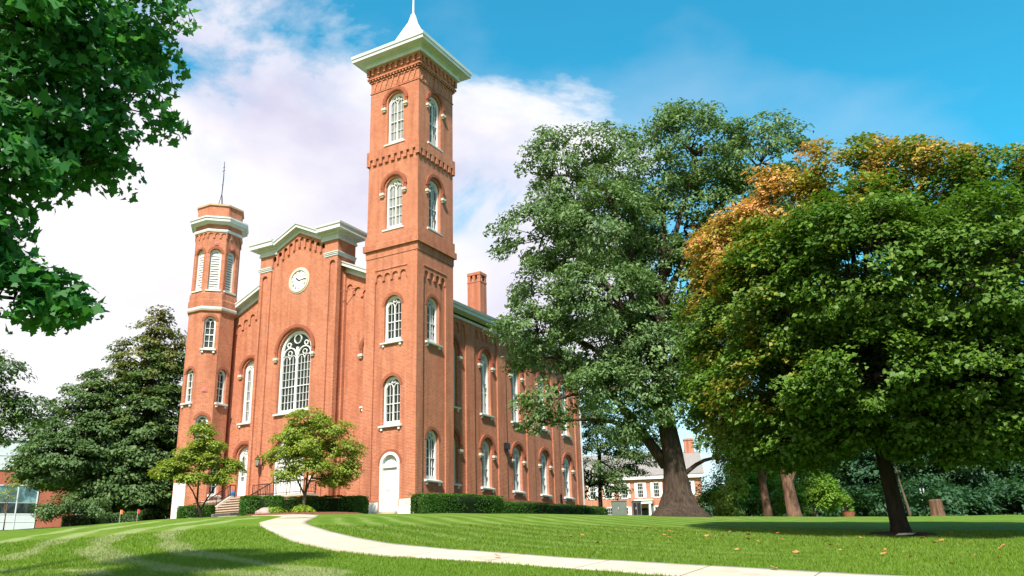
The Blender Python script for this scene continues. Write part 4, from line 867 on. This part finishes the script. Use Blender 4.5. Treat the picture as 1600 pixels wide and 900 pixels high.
build_tree('ash_tree', 'thin leafy tree cut by the left edge over the modern block', b, 47, [(-12.2, -22.2, b[2]-.3), (-12.2, -22.2, b[2]+.3), (-11.9, -22.2, 2), (-11, -22, 5), (-10.5, -21.5, 6.5)], [.35, .26, .2, .13, .05], [(-9.2, -20.9, 4.4, 1.3, 1.4, 1.0), (-8.2, -19.4, 4.1, .9, 1.1, .8), (-9.0, -20.4, 5.9, 1.2, 1.2, .75), (-8.9, -20.2, 3.0, .8, .9, .6), (-10.4, -21.5, 5.0, 1.4, 1.4, 1.4)], 'bark_dark', 'leaf_deep', 150, 62, .5, .45, .17, .10, twigs=.6, twig_r=.018, autumn=lambda P, r: np.zeros(len(P)))
# --- two dogwoods in front of the facade
def dog_autumn(P, r): return np.clip(.7*r.random(len(P))+.5*vnoise(P[:, 0]+P[:, 1], P[:, 2], .6, 8)-.72, 0, 1)
x, y = -4.1, -4.9; g0 = G(x, y)
lob = [(x+.0, y+.0, 5.1, 1.1, 1.1, .6), (x-.8, y-.5, 4.2, 1.1, 1.0, .6), (x+1.1, y+.6, 4.5, 1.2, 1.1, .6), (x-1.15, y-.8, 3.0, 1.0, .9, .5), (x+1.6, y+1.1, 3.4, 1.2, 1.1, .6), (x+1.8, y+1.3, 2.2, 1.0, 1.0, .55), (x-.9, y-.7, 1.9, .95, .9, .42), (x+.2, y-.7, 3.4, 1.4, 1.0, .6), (x+.6, y-.3, 2.3, 1.3, 1.0, .45), (x-.3, y+1, 3.6, 1.4, 1.2, .8), (x+1, y+1, 1.6, 1.1, 1, .4)]
build_tree('dogwood_tree', 'larger spreading dogwood with short trunk in front of the white front door', (x, y, g0), 53, [(x-.15, y, g0-.2), (x-.13, y, g0+.1), (x-.1, y, g0+.7), (x-.02, y, g0+1.3)], [.16, .12, .10, .09], lob, 'bark_grey', 'leaf_dogwood', 440, 58, .46, .42, .14, .09, autumn=dog_autumn, twigs=.65, lo=.35, keep_out=.4, up=1.1, droop=.35, twig_r=.014,
    limbs=[((x-.05, y, g0+1.0), (x-1.3, y-.8, 3.0), .055, .03), ((x-.05, y, g0+1.1), (x+1.3, y+.9, 3.2), .06, .03), ((x-.02, y, g0+1.2), (x, y, 4.4), .06, .02), ((x-.1, y, g0+.9), (x+.9, y+.2, 2.3), .045, .02)])
x, y = -9.6, -7.9; g0 = G(x, y)
lob = [(x-.2, y+.2, 4.6, .65, .65, .45), (x+.1, y+.4, 3.7, 1.0, .9, .4), (x-1.0, y-.8, 2.55, .95, .8, .4), (x+.2, y+.4, 2.8, 1.1, .9, .5), (x+.9, y+1.3, 2.6, .9, .8, .4), (x-.4, y-.2, 1.9, 1.1, .8, .4), (x+.8, y+1.0, 1.9, .9, .8, .36), (x-1.4, y-1.3, 2.2, .7, .6, .32), (x-.7, y-.3, 3.2, .8, .7, .4)]
build_tree('dogwood_tree', 'smaller yellow-green dogwood in tiers in front of the turret', (x, y, g0), 59, [(x+.25, y+.3, g0-.2), (x+.22, y+.27, g0+.1), (x+.1, y+.2, g0+.5), (x, y+.1, g0+.9), (x-.2, y+.2, 4.0)], [.12, .09, .08, .06, .02], lob, 'bark_dark', 'leaf_dogwood', 330, 58, .42, .36, .135, .09, autumn=dog_autumn, twigs=.65, lo=.3, keep_out=.4, up=1.2, droop=.3, twig_r=.013,
    limbs=[((x+.2, y+.25, g0+.3), (x-1.3, y-1.0, 2.0), .05, .02), ((x+.15, y+.2, g0+.4), (x+1.0, y+1.2, 2.0), .05, .02)])

# --- clipped hedges
def hedge(name, label, x0, x1, y0, y1, h, seed, rot=0, leaf='leaf_hedge', n=9000, group='clipped green hedges along the hall', z=None, cat='hedge', sz=.085):
    r = np.random.default_rng(seed); cx, cy = (x0+x1)/2, (y0+y1)/2; o = thing(name, label, cat, (cx, cy, G(cx, cy)), 0, group)
    a, b_ = (x1-x0)/2, (y1-y0)/2; c, s = math.cos(rot), math.sin(rot)
    # superellipse footprint, rounded shoulders
    def surf(th, v): 
        e = .42; f = np.sign(np.cos(th))*np.abs(np.cos(th))**e; g = np.sign(np.sin(th))*np.abs(np.sin(th))**e
        sh = np.where(v < .7, 1-.06*(1-v/.7)*0, np.sqrt(np.maximum(0, 1-((v-.7)/.3)**2))**.45)
        return f*a*sh, g*b_*sh, v**.9*h
    th = r.random(n)*2*math.pi; side = r.random(n) < .62; v = np.where(side, r.random(n)*.9, .9+.1*r.random(n))
    lx, ly, lz = surf(th, v); q = np.sqrt(r.random(n)); lx = np.where(side, lx, q*lx/np.maximum(1e-6, 1)*1.25); ly = np.where(side, ly, q*ly*1.25); lz = np.where(side, lz, h*(1.0-.05*(1-(1-q)**2)))
    lx = np.clip(lx, -a, a); ly = np.clip(ly, -b_, b_)
    X = cx+lx*c-ly*s; Y = cy+lx*s+ly*c; bumpn = .05*(vnoise(X+Y*.5, lz+Y, .45, seed)-.5)*2
    P = np.stack([X, Y, gz(X, Y)+lz+bumpn], 1)+r.normal(size=(n, 3))*.028
    out = unit(np.stack([np.where(side, lx/a**2, 0)*c-np.where(side, ly/b_**2, 0)*s, np.where(side, lx/a**2, 0)*s+np.where(side, ly/b_**2, 0)*c, np.where(side, .15, 1.)*np.ones(n)*(.3)], 1))
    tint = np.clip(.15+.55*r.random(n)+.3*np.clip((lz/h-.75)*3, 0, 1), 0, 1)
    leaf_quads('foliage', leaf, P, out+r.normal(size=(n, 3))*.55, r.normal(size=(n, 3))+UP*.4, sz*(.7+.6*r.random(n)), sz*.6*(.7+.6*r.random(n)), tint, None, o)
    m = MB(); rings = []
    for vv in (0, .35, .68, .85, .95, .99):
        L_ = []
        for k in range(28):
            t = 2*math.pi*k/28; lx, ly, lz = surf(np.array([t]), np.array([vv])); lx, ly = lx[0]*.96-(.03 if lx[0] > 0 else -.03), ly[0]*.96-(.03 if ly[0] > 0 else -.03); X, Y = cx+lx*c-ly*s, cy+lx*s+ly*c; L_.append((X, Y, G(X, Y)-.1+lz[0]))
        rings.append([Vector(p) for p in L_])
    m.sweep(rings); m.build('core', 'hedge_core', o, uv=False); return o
hedge('hedge', 'big bright hedge wrapping the tower corner right of the white door', .55, 2.1, -1.6, 7.3, 1.12, 61, n=15000)
hedge('hedge', 'long low dark hedge running along the side wall to the far corner', .3, 1.5, 7.4, 25.6, .80, 62, n=15000)
hedge('hedge', 'square ended hedge just left of the white tower door', -5.9, -2.05, -3.2, -1.9, 1.02, 63, rot=R(38), n=9000)
hedge('hedge', 'round ended hedge at the foot of the stone steps', -7.0, -4.7, -7.1, -5.9, 1.05, 64, rot=R(46), n=7500)
hedge('hedge', 'shaded hedge behind the hostas and dogwood trunk', -9.5, -5.4, -3.4, -2.5, 1.0, 65, rot=R(30), n=8000)
hedge('hedge', 'small boxy hedge under the left dogwood beside the steps', -13.7, -11.6, -5.8, -4.6, .72, 66, rot=R(48), n=5500)
hedge('hedge', 'low dark hedge under the two layered trees', -21.0, -16.6, -7.9, -6.4, .62, 67, rot=R(50), n=6000, leaf='leaf_deep', sz=.11)
def bush(name, label, lobes, seed, leaf, ncl, per, rc, L, Wd, group=None, cat='bush', flat=.7):
    r = np.random.default_rng(seed); l0 = np.mean(np.array(lobes), 0); bz = G(l0[0], l0[1]); o = thing(name, label, cat, (l0[0], l0[1], bz), 0, group)
    C0, idx, P, Nn, D, tint = crown_points(r, lobes, ncl, per, rc, flat, lo=.3, keep_out=.5); P[:, 2] = np.maximum(P[:, 2], gz(P[:, 0], P[:, 1])+.02); n = len(P); Lr = L*(.6+.8*r.random(n))
    leaf_quads('foliage', leaf, P, Nn, D, Lr, Lr*Wd/L, tint, np.zeros(n), o); m = MB()
    for c in C0[::max(1, len(C0)//14)]: limb(m, (l0[0]+r.normal()*.1, l0[1]+r.normal()*.1, bz-.1), c[:3], .03, .01, r, .05, 4, 5)
    m.build('stem', 'bark_dark', o, uv=False); return o
bush('bush', 'loose dark bush at the left end of the low hedge', [(-18.6, -9.6, .7, 1.3, 1.2, .75), (-17.6, -8.6, .6, 1, 1, .6), (-19.4, -10.4, .4, .8, .8, .5)], 71, 'leaf_deep', 70, 60, .4, .14, .09)
for lab, x, y, sd, mt in (('left clump of lime green hosta beside the pink boulder', -5.1, -6.3, 72, 'leaf_lime'), ('right clump of lime green hosta beside the dogwood trunk', -3.9, -5.3, 73, 'leaf_lime')):
    r = np.random.default_rng(sd); o = thing('hosta', lab, 'plant', (x, y, G(x, y)), 0, 'hostas in the mulch bed'); n = 260; a = r.random(n)*6.283; q = r.random(n)**.6; 
    P = np.stack([x+.85*q*np.cos(a)*.8-.3*q*np.sin(a)*0, y+.75*q*np.sin(a), G(x, y)+.06+.30*(1-q*q)+.14*r.random(n)], 1); D = np.stack([np.cos(a), np.sin(a), .5-q], 1)
    leaf_quads('foliage', mt, P, np.stack([np.cos(a)*q, np.sin(a)*q, np.ones(n)], 1)+r.normal(size=(n, 3))*.55, D+r.normal(size=(n, 3))*.35, .30*(.7+.6*r.random(n)), .13*(.7+.6*r.random(n)), r.random(n), None, o)
    m = MB()
    for k in range(0, n, 12): limb(m, (x, y, G(x, y)-.05), P[k], .012, .008, r, .1, 3, 4)
    m.build('stalk', 'leaf_fallen' if 0 else 'bark_grey', o, uv=False)
r = np.random.default_rng(9); bm = bmesh.new(); bmesh.ops.create_icosphere(bm, subdivisions=4, radius=1)
for v in bm.verts: v.co *= 1+.12*math.sin(3*v.co.x+1)+.08*math.sin(5*v.co.y)+.05*math.sin(7*v.co.z+2*v.co.x); v.co.x *= .5; v.co.y *= .34; v.co.z *= .36 if v.co.z < .5 else .30
me = bpy.data.meshes.new('boulder'); bm.to_mesh(me); bm.free(); me.materials.append(MATS['boulder']); o = bpy.data.objects.new('boulder', me); COL.objects.link(o); o.location = (-5.2, -7.0, G(-5.2, -7.0)+.08); o.rotation_euler = (0, 0, R(35)); me.polygons.foreach_set('use_smooth', [True]*len(me.polygons)); tag(o, 'pinkish boulder in the mulch between hedge and hosta', 'boulder')
def patch(name, cx, cy, a, b_, rot, matname, h=.06, seed=0):
    r = np.random.default_rng(seed); V = [(cx, cy, G(cx, cy)+h)]; n = 48
    for ring_ in (.55, .85, 1.0):
        for k in range(n):
            t = 2*math.pi*k/n; w = ring_*(1+.07*math.sin(3*t+seed)+.04*math.sin(7*t)); lx, ly = a*w*math.cos(t), b_*w*math.sin(t); X, Y = cx+lx*math.cos(rot)-ly*math.sin(rot), cy+lx*math.sin(rot)+ly*math.cos(rot)
            V.append((X, Y, G(X, Y)+h*(1-ring_**4)+.02*(r.random()-.5)+(.012 if ring_ < 1 else -.03)))
    m = MB(); fs = [(0, 1+k, 1+(k+1) % n) for k in range(n)]+[(1+j*n+k, 1+(j+1)*n+k, 1+(j+1)*n+(k+1) % n, 1+j*n+(k+1) % n) for j in range(2) for k in range(n)]
    m.add(V, fs); return tag(m.build(name, matname, None, uv=False, smooth=True), kind='structure')
patch('mulch_bed', -4.2, -5.3, 3.6, 1.7, R(45), 'mulch', .12, 1)
patch('soil_ring', 27.87, -15.35, 1.0, .8, 0, 'soil', .06, 2)
m = MB(); m.sweep([[Vector((28.0+a*.75+.1*math.sin(3*z*9), -16.05+b_, G(28.0, -16.05)+.02+z)) for a, b_ in ((-.28, -.12), (.05, -.16), (.30, -.08), (.26, .1), (-.05, .14), (-.25, .08))] for z in (0, .05)]); tag(m.build('flat_stone', 'limestone'), 'pale flat stone lying at the foot of the maple', 'stone')

# ------------------------------------------------------------------ left: marker flags and the modern block
for (x, y, mt, lab) in ((-13.4, -9.9, 'flag_orange', 'small orange marker flag on the crest of the lawn'), (-15.2, -7.4, 'flag_red', 'small red marker flag near the low hedge')):
    g0 = G(x, y); o = thing('marker_flag', lab, 'flag', (x, y, g0)); m = MB(); m.bar((x, y, g0-.1), (x, y, g0+.72), .012); m.build('wire', 'steel_grey', o)
    m = MB(); m.sweep([[Vector((x+.24*t, y+.05*math.sin(4*t), g0+z)) , Vector((x+.24*t, y+.05*math.sin(4*t)+.006, g0+z)), Vector((x+.24*t, y+.05*math.sin(4*t)+.006, g0+z+.22)), Vector((x+.24*t, y+.05*math.sin(4*t), g0+z+.22))] for t, z in ((0, .48), (.5, .47), (1, .5))]); m.build('pennant', mt, o)
o_ = Vector((-47.9, 1.9, 0)); tdir = Vector((8.35, 12.3, 0)).normalized(); nd = Vector((tdir.y, -tdir.x, 0)); bf = F(o_, tdir, nd)
blk = thing('campus_block', 'modern red brick block with white panel window strips at far left', 'building', (-45, 10, 0))
m = MB(); m.bx(bf, -30, 26, -8, 5.95, -14, 0); part(m, 'wall', 'brick_far', blk)
m = MB(); m.bx(bf, -30.2, 26.2, 5.95, 8.6, -14.2, .12); m.bx(bf, -30.3, 26.3, 8.6, 8.8, -14.3, .3); m.bx(bf, -30.2, 26.2, 7.2, 7.26, 0, .16); part(m, 'upper_band', 'panel_white', blk)
proto = None
def strip():
    m = MB(); q = LOCAL
    m.bx(q, -1.6, 1.6, -8, 4.6, -.1, .05)
    for z in (-1.0, .1, .75, 1.4, 2.05): m.bx(q, -1.62, 1.62, z-.02, z+.02, .04, .075)
    for x in (-1.62, -.03, 1.56): m.bx(q, x, x+.07, -8, 4.62, .03, .10)
    m.bx(q, -1.62, 1.62, 4.55, 4.64, 0, .1); s = m.build('window_strip', 'panel_white', blk, (0, 0, 0))
    for z0, z1, mt in ((3.1, 4.5, 'glass_blue'), (2.15, 3.05, 'glass_dark'), (-1.0, -.0, 'glass_blue')):
        for x0, x1 in ((-1.5, -.07), (.08, 1.5)):
            m = MB(); m.bx(q, x0, x1, z0, z1, 0, .06); w = m.build('pane', mt, None); w.parent = s
    return s
for k, a in enumerate((2.3, 8.6, 14.6, 19.6, -4.2)):
    s = strip() if k == 0 else copy_tree(proto, blk)
    proto = proto or s; p = bf(a, .0, 0); s.location = p; s.rotation_euler = (0, 0, math.atan2(tdir.y, tdir.x))
x, y = -21.0, -12.0
build_tree('sapling', 'thin reddish sapling in front of the modern block', (x, y, G(x, y)), 81, [(x, y, G(x, y)-.2), (x, y, G(x, y)+.8), (x, y, 2)], [.04, .03, .012], [(x, y, 1.3, .6, .6, .6), (x+.2, y, 2.0, .4, .4, .4)], 'bark_red', 'leaf_dogwood', 34, 14, .22, .4, .1, .05, twigs=.8, twig_r=.008, autumn=lambda P, r: .3*r.random(len(P)))

# ------------------------------------------------------------------ right: house, service boxes, shrubs, pines, thicket
hf = F((-25.5, 84.6, 0), (.9333, .359, 0), (.359, -.9333, 0)); hs = thing('brick_house', 'brick house with white shutters and portico behind the oak trunk', 'building', (-15, 86, 2.4))
m = MB(); m.bx(hf, -3.5, 15.9, 1.5, 9.55, -11, 0); m.prism(F(hf(15.9, 0, 0), hf.n*-1, hf.t), [(0, 9.5), (11, 9.5), (5.5, 13.6)], -19.4, 0, back=True); part(m, 'wall', 'brick_house', hs)
m = MB()
for d0, d1 in ((.55, -5.5), (-11.55, -5.5)): m.sweep([[hf(a, 9.75, d0), hf(a, 13.8, d1), hf(a, 13.65, d1), hf(a, 9.6, d0)] for a in (-4, 16.4)])
part(m, 'roof', 'shingle_pale', hs)
m = MB(); m.bx(hf, -3.7, 16.1, 9.1, 9.62, -.1, .5); part(m, 'eaves', 'white_paint', hs)
for a in (14.0,): m = MB(); m.bx(hf, a, a+1.5, 11, 15.6, -6.3, -5); m.bx(hf, a-.1, a+1.6, 15.6, 15.9, -6.4, -4.9); part(m, 'chimney', 'brick_house', hs)
first = None
def house_window():
    m = MB(); q = LOCAL
    for x0, x1, z0, z1 in ((-.62, -.52, 0, 1.9), (.52, .62, 0, 1.9), (-.62, .62, 1.8, 1.95), (-.7, .7, -.1, .03), (-.52, .52, .92, .99), (-.2, -.16, 0, 1.8), (.16, .2, 0, 1.8), (-.52, .52, .45, .48), (-.52, .52, 1.4, 1.43)): m.bx(q, x0, x1, z0, z1, -.05, .07)
    w = m.build('window', 'white_paint', hs, (0, 0, 0))
    m = MB(); m.bx(q, -.55, .55, 0, 1.85, -.05, .03); c = m.build('pane', 'glass_dark', None); c.parent = w
    for sg in (-1, 1):
        m = MB(); x0, x1 = sorted((sg*.68, sg*1.22)); m.bx(q, x0, x1, -.03, 1.9, 0, .06)
        for z in (.05, .95): m.bx(q, x0+.07, x1-.07, z, z+.8, .06, .085)
        c = m.build('shutter', 'white_paint', None); c.parent = w
    return w
for z in (6.35, 2.7):
    for a in (-1.1, 1.4, 3.9, 6.4, 8.9, 11.4, 13.9):
        if z < 4 and 5 < a < 8: continue
        w = house_window() if first is None else copy_tree(first, hs); first = first or w; w.location = hf(a, z, 0); w.scale = (.74, 1, 1.2); w.rotation_euler = (0, 0, math.atan2(.359, .9333))
m = MB(); m.bx(hf, 5.5, 8.1, 5.3, 5.75, -.1, 1.5); m.bx(hf, 5.35, 8.25, 5.75, 5.95, -.1, 1.65)
for a in (5.7, 7.5): m.tube([hf(a+.2, 1.8, 1.25), hf(a+.2, 3.5, 1.25), hf(a+.2, 5.3, 1.25)], [.22, .2, .17], 12); m.bx(hf, a-.05, a+.4, 1.8, 5.3, -.02, .12)
pt = part(m, 'portico', 'white_paint', hs); m = MB(); m.bx(hf, 6.35, 7.35, 1.8, 4.7, 0, .08); m.build('door', 'glass_dark', pt)
for lab, x0, w_, h, mt, dy in (('pale grey-green service cabinet beside the oak trunk', 1.75, 1.25, 1.22, 'box_green', 0), ('dark green service cabinet right behind the pale one', 3.15, .75, 1.12, 'hedge_core', .5)):
    y = 27.0+dy; g0 = .42; o = thing('service_cabinet', lab, 'cabinet', (x0, y, g0), R(25)); m = MB(); q = LOCAL
    m.bx(q, -w_/2, w_/2, -.6, h, -.8, 0); o2 = m.build('body', 'box_green' if mt == 'box_green' else 'roof_shingle', None); o2.parent = o
    m = MB(); m.bx(q, -w_/2-.04, w_/2+.04, h, h+.06, -.84, .04); m.bx(q, -w_/2+.05, -.02, .08, h-.08, 0, .03); m.bx(q, .02, w_/2-.05, .08, h-.08, 0, .03); o2 = m.build('lid', 'box_green' if mt == 'box_green' else 'black_iron', None); o2.parent = o
    m = MB(); m.bx(q, -.12, -.06, h*.45, h*.6, .03, .06); o2 = m.build('handle', 'steel_grey', None); o2.parent = o
x, y = -1.75, 31.0; g0 = G(x, y)
build_tree('hawthorn_tree', 'slim dark tree between the hall corner and the house', (x, y, g0), 83, [(x, y, g0-.3), (x, y, g0+2), (x+.1, y, g0+5), (x, y, g0+8)], [.24, .18, .12, .05], [(x-.6, y-.4, 5.0, 2.0, 1.8, 1.4), (x+1.6, y+.6, 4.6, 1.6, 1.6, 1.2), (x+.4, y, 7.6, 2.0, 1.8, 1.6), (x-.2, y, 10, 1.8, 1.6, 1.4), (x+2.4, y+1, 7, 1.7, 1.6, 1.3), (x-1.2, y, 3.2, 1.3, 1.2, .9), (x+.9, y+.4, 3.4, 1.6, 1.4, 1.0), (x+3.2, y+1.2, 5.4, 1.5, 1.4, 1.1), (x+4.4, y+2, 9, 2.0, 2, 2), (x+5.5, y+2.5, 6, 1.4, 1.5, 1.1)], 'bark_dark', 'leaf_deep', 330, 66, .7, .5, .2, .13, autumn=lambda P, r: np.zeros(len(P)), twigs=.4)
pine_l = lambda x, y, z0, z1, rd, sd: cone_lobes(x, y, z0, z1, rd, 5, sd, .6)
for lab, x, y, rr, lean, sd in (('slim pale red trunked pine right of the bright bush', 16.75, 16.2, .30, -.35, 84), ('stout red trunked pine between the oak and the maple', 18.75, 14.6, .45, -.45, 85)):
    g0 = G(x, y); build_tree('pine_tree', lab, (x, y, g0), sd, [(x, y, g0-.3), (x-.02, y, g0+.25), (x+lean*.35, y, g0+1.8), (x+lean, y, g0+5), (x+lean*1.4, y, g0+9)], [rr*1.35, rr, rr*.82, rr*.6, rr*.2], pine_l(x+lean, y, 4.0, 9.0, 2.6, sd), 'bark_red', 'leaf_far', 110, 60, .8, .4, .22, .06, group='pines behind the maple', twigs=.4)
bush('shrub', 'sunlit yellow-green shrub right of the oak trunk', [(12.4, 21.4, .6, 1.5, 1.2, 1.2), (13.8, 22.0, 1.4, 1.6, 1.3, 1.6), (15.6, 22.8, 1.1, 1.6, 1.2, 1.5), (11.6, 22, 1.4, 1.2, 1, 1.6), (13.4, 23.5, 3.0, 1.6, 1.2, 1.5), (15.4, 24, 2.8, 1.6, 1.2, 1.5)], 91, 'leaf_bright', 270, 60, .5, .2, .12, cat='shrub')
bush('shrub', 'bright weeping shrub between the two pine trunks', [(17.2, 21.4, .7, 1.3, 1.1, 1.4), (18.4, 22.4, 1.8, 1.3, 1.1, 1.6), (19.6, 22, .8, 1.2, 1, 1.4)], 92, 'leaf_bright', 130, 60, .5, .2, .1, cat='shrub')
bush('shrub', 'loose green shrub with yellow tips touching the oak trunk', [(15.6, 10.5, .0, .9, .8, .9), (16.2, 11.0, 1.0, .9, .8, .7)], 94, 'leaf_dogwood', 50, 50, .4, .15, .1, cat='shrub')
x, y = 21.3, 19.1; g0 = G(x, y); o = bush('potted_shrub', 'small pointed golden shrub in a terracotta tub left of the maple trunk', [(x, y, g0+.75, .38, .38, .5), (x, y, g0+1.25, .2, .2, .4)], 93, 'leaf_bright', 40, 30, .18, .1, .06, cat='plant')
m = MB(); m.tube([(x, y, g0-.1), (x, y, g0+.28), (x, y, g0+.33)], [.33, .42, .44], 14); m.build('tub', 'terracotta', o)
x, y = 26.45, 21.7; g0 = G(x, y); m = MB(); r = np.random.default_rng(4); ph = r.random(8)
m.tube([(x, y, g0-.3), (x, y, g0+.1), (x-.03, y, g0+.5), (x-.05, y, g0+1.02), (x-.05, y, g0+1.08)], [.62, .46, .41, .39, .34], 18, lambda i, k: 1+.08*math.sin(k*1.4+ph[0]*6)+.05*math.sin(k*2.8)); tag(m.build('tree_stump', 'stub_bark', uv=False), 'tall cut red-brown tree stump right of the maple trunk', 'stump')
x, y = 24.85, 20.5; g0 = G(x, y)
build_tree('young_tree', 'thin pale trunked young tree just behind the maple trunk', (x, y, g0), 86, [(x, y, g0-.2), (x-.02, y, g0+.4), (x-.3, y, g0+2.2), (x-.5, y, g0+4)], [.13, .09, .06, .03], [(x-.5, y, 3.6, 1.4, 1.2, 1.0), (x+.5, y, 3.0, 1.0, 1, .7)], 'bark_grey', 'leaf_far', 50, 50, .5, .4, .16, .1, twigs=.5, twig_r=.015)
o = thing('sign_posts', 'pair of pale metal posts standing in the dark shrubs behind the maple', 'posts', (25.55, 23.6, -.7))
for dx in (0, .2): m = MB(); m.bar((25.55+dx, 23.6, -.8), (25.45+dx, 23.6, 1.0), .045); m.build('post', 'panel_white', o)
# shrubbery that closes the lawn on the right: one continuous mass
r = np.random.default_rng(95); lob = []
for k in range(70):
    x = r.uniform(4, 52); y = 36-.12*(x-24)+r.normal()*2.2+max(0, 14-x)*.6; hgt = r.uniform(.8, 2.4); lob.append((x, y, G(x, y)+hgt*.55, r.uniform(1.4, 2.6), r.uniform(1.2, 2), hgt*.8))
for k in range(90):
    x = r.uniform(8, 62); y = 44+r.normal()*3; lob.append((x, y, G(x, y)+r.uniform(2.0, 7.0), r.uniform(2.4, 4), r.uniform(2, 3), r.uniform(1.8, 3)))
for k in range(30):
    x = r.uniform(24, 46); y = 27+r.normal()*1.3; lob.append((x, y, G(x, y)+.6, r.uniform(1.2, 2), r.uniform(1, 1.6), r.uniform(.9, 1.7)))
C0, idx, P, Nn, D, tint = crown_points(r, lob, 3400, 60, 1.0, .65, lo=.3, keep_out=.5); P[:, 2] = np.maximum(P[:, 2], gz(P[:, 0], P[:, 1])+.05); Lr = .34*(.6+.8*r.random(len(P)))
tag(leaf_quads('thicket', 'leaf_far', P, Nn, D, Lr, Lr*.65, tint), 'dark blue-green shrubbery massed along the back of the lawn', 'shrubbery', kind='stuff')
r = np.random.default_rng(97); k = 9
for i in range(k):
    x = 30+6.5*(i-3); x = [-46, -40, -34, 10, 20, 31, 42, 53, 64][i]; y = [34, 42, 30, 62, 56, 54, 52, 50, 46][i]; g0 = G(x, y); h = [9, 10, 8, 9, 11, 11, 11, 11, 11][i]
    lab = ['dark tree far left behind the modern block', 'second dark tree behind the modern block', 'third dark tree behind the modern block, nearest the turret', 'dark tree standing left of the brick house roofline', 'dark tree behind the pine trunks', 'dark tree in the wood behind the maple trunk', 'dark tree in the wood right of the maple trunk', 'dark tree behind the right end of the shrubbery', 'dark tree at the right edge behind the shrubbery'][i]
    build_tree('woodland_tree', lab, (x, y, g0), 200+i, [(x, y, g0-.4), (x, y, g0+h*.5), (x, y, g0+h)], [.3, .2, .06], cone_lobes(x, y, g0+2, g0+h, 4.2, 5, 300+i, .5), 'bark_dark', 'leaf_far', 230, 70, 1.3, .6, .5, .34, group='dark trees beyond the lawn', twigs=.15)

# ------------------------------------------------------------------ near lawn: blades and fallen leaves
def grass():
    r = np.random.default_rng(111); n = 250000; az = np.radians(r.uniform(-6, 66, n)); D = 12.2+(29-12.2)*r.random(n)**1.55
    X = 30.65-np.sin(az)*D; Y = -42.17+np.cos(az)*D
    # keep off the path
    pl, pr = np.array(PL), np.array(PR); poly = np.concatenate([pl, pr[::-1]]); inside = np.zeros(n, bool); j = len(poly)-1
    for i in range(len(poly)):
        xi, yi = poly[i]; xj, yj = poly[j]
        with np.errstate(divide='ignore', invalid='ignore'): inside ^= ((yi > Y) != (yj > Y)) & (X < (xj-xi)*(Y-yi)/(yj-yi)+xi)
        j = i
    X, Y, D = X[~inside], Y[~inside], D[~inside]; n = len(X)
    clump = vnoise(X, Y, .35, 31)*.6+vnoise(X, Y, 1.5, 33)*.4; h = (.030+.045*r.random(n))*(.5+.9*clump); w = .006*(D/14)
    Z = gz(X, Y)+.05*(vnoise(X, Y, 2.5, 1)-.5)-.006; a = r.random(n)*6.283; lean = h*(.2+.7*r.random(n)); dx, dy = np.cos(a), np.sin(a)
    b2 = r.random(n)*6.283; wx, wy = np.cos(b2)*w, np.sin(b2)*w
    V = np.stack([np.stack([X-wx, Y-wy, Z], 1), np.stack([X+wx, Y+wy, Z], 1), np.stack([X+dx*lean, Y+dy*lean, Z+h], 1)], 1).reshape(-1, 3)
    me = quadmesh('grass_blades', V, np.arange(3*n).reshape(n, 3), ['leaf_grass']); s, dk = lawn_marks(X, Y)
    t = np.clip(.15+.5*r.random(n)+.45*(clump-.4)-.5*dk, 0, 1); au = np.clip(s*1.35*(.5+.7*r.random(n))+np.where(r.random(n) < .04, .7, 0), 0, 1)
    for nm, arr in (('tint', t), ('autumn', au)): me.attributes.new(nm, 'FLOAT', 'POINT').data.foreach_set('value', np.repeat(arr, 3).astype(np.float32))
    o = bpy.data.objects.new('grass_blades', me); COL.objects.link(o); tag(o, 'short mown grass of the near lawn', 'grass', kind='stuff')
grass()
pr = [(-.5, 0), (-.30, .26), (-.42, .50), (-.12, .40), (-.02, .62), (.14, .34), (.20, .20), (.30, .22), (.56, 0)]; pr = pr+[(x, -y) for x, y in pr[1:-1][::-1]]
m = MB(); m.prism(F((0, 0, 0), (1, 0, 0), (0, 0, 1)), [], 0, 0) if 0 else None
me = bpy.data.meshes.new('fallen_leaf'); V = [(x*.17, y*.17, .035+.03*abs(y)+.05*x*x) for x, y in pr]+[(x*.17, y*.17, .033+.03*abs(y)+.05*x*x) for x, y in pr]; k = len(pr)
me.from_pydata(V, [], [tuple(range(k)), tuple(range(2*k-1, k-1, -1))]+[(i, (i+1) % k, k+(i+1) % k, k+i) for i in range(k)]); me.materials.append(MATS['leaf_fallen'])
r = np.random.default_rng(121); spots = [(27.4, -22.6), (27.1, -22.9), (26.2, -23.2), (28.2, -22.0), (28.6, -22.4), (25.2, -20.6), (24.8, -20.2), (25.6, -19.9), (23.6, -19.2), (23.9, -19.0), (24.4, -18.4), (22.4, -18.0), (21.9, -17.6), (21.0, -17.0), (20.6, -16.2), (29.9, -22.8), (30.3, -23.4), (29.6, -25.0), (26.9, -24.6), (23.1, -21.0), (22.6, -20.0), (24.9, -17.2)]
for i in range(34): spots.append((r.uniform(20, 31), r.uniform(-24, -14.5)))
for i, (x, y) in enumerate(spots):
    o = bpy.data.objects.new('fallen_leaf', me); COL.objects.link(o); o.location = (x, y, G(x, y)+.03*r.random()); s = r.uniform(.45, .8); o.scale = (s, s, s); o.rotation_euler = (r.uniform(-.5, .5), r.uniform(-.5, .5), r.uniform(0, 6.28)); tag(o, 'fallen orange maple leaf lying on the lawn', 'leaf', 'fallen maple leaves on the lawn')
for x, y, lab in ((22.35, -28.2, 'brown leaf lying on the path left of its brightest stretch'), (27.1, -27.3, 'brown leaf lying at the upper edge of the path on the right')):
    o = bpy.data.objects.new('fallen_leaf', me); COL.objects.link(o); o.location = (x, y, G(x, y)+.03); o.rotation_euler = (.3, .2, 1); o.scale = (.8, .8, .8); tag(o, lab, 'leaf', 'dry leaves on the path')
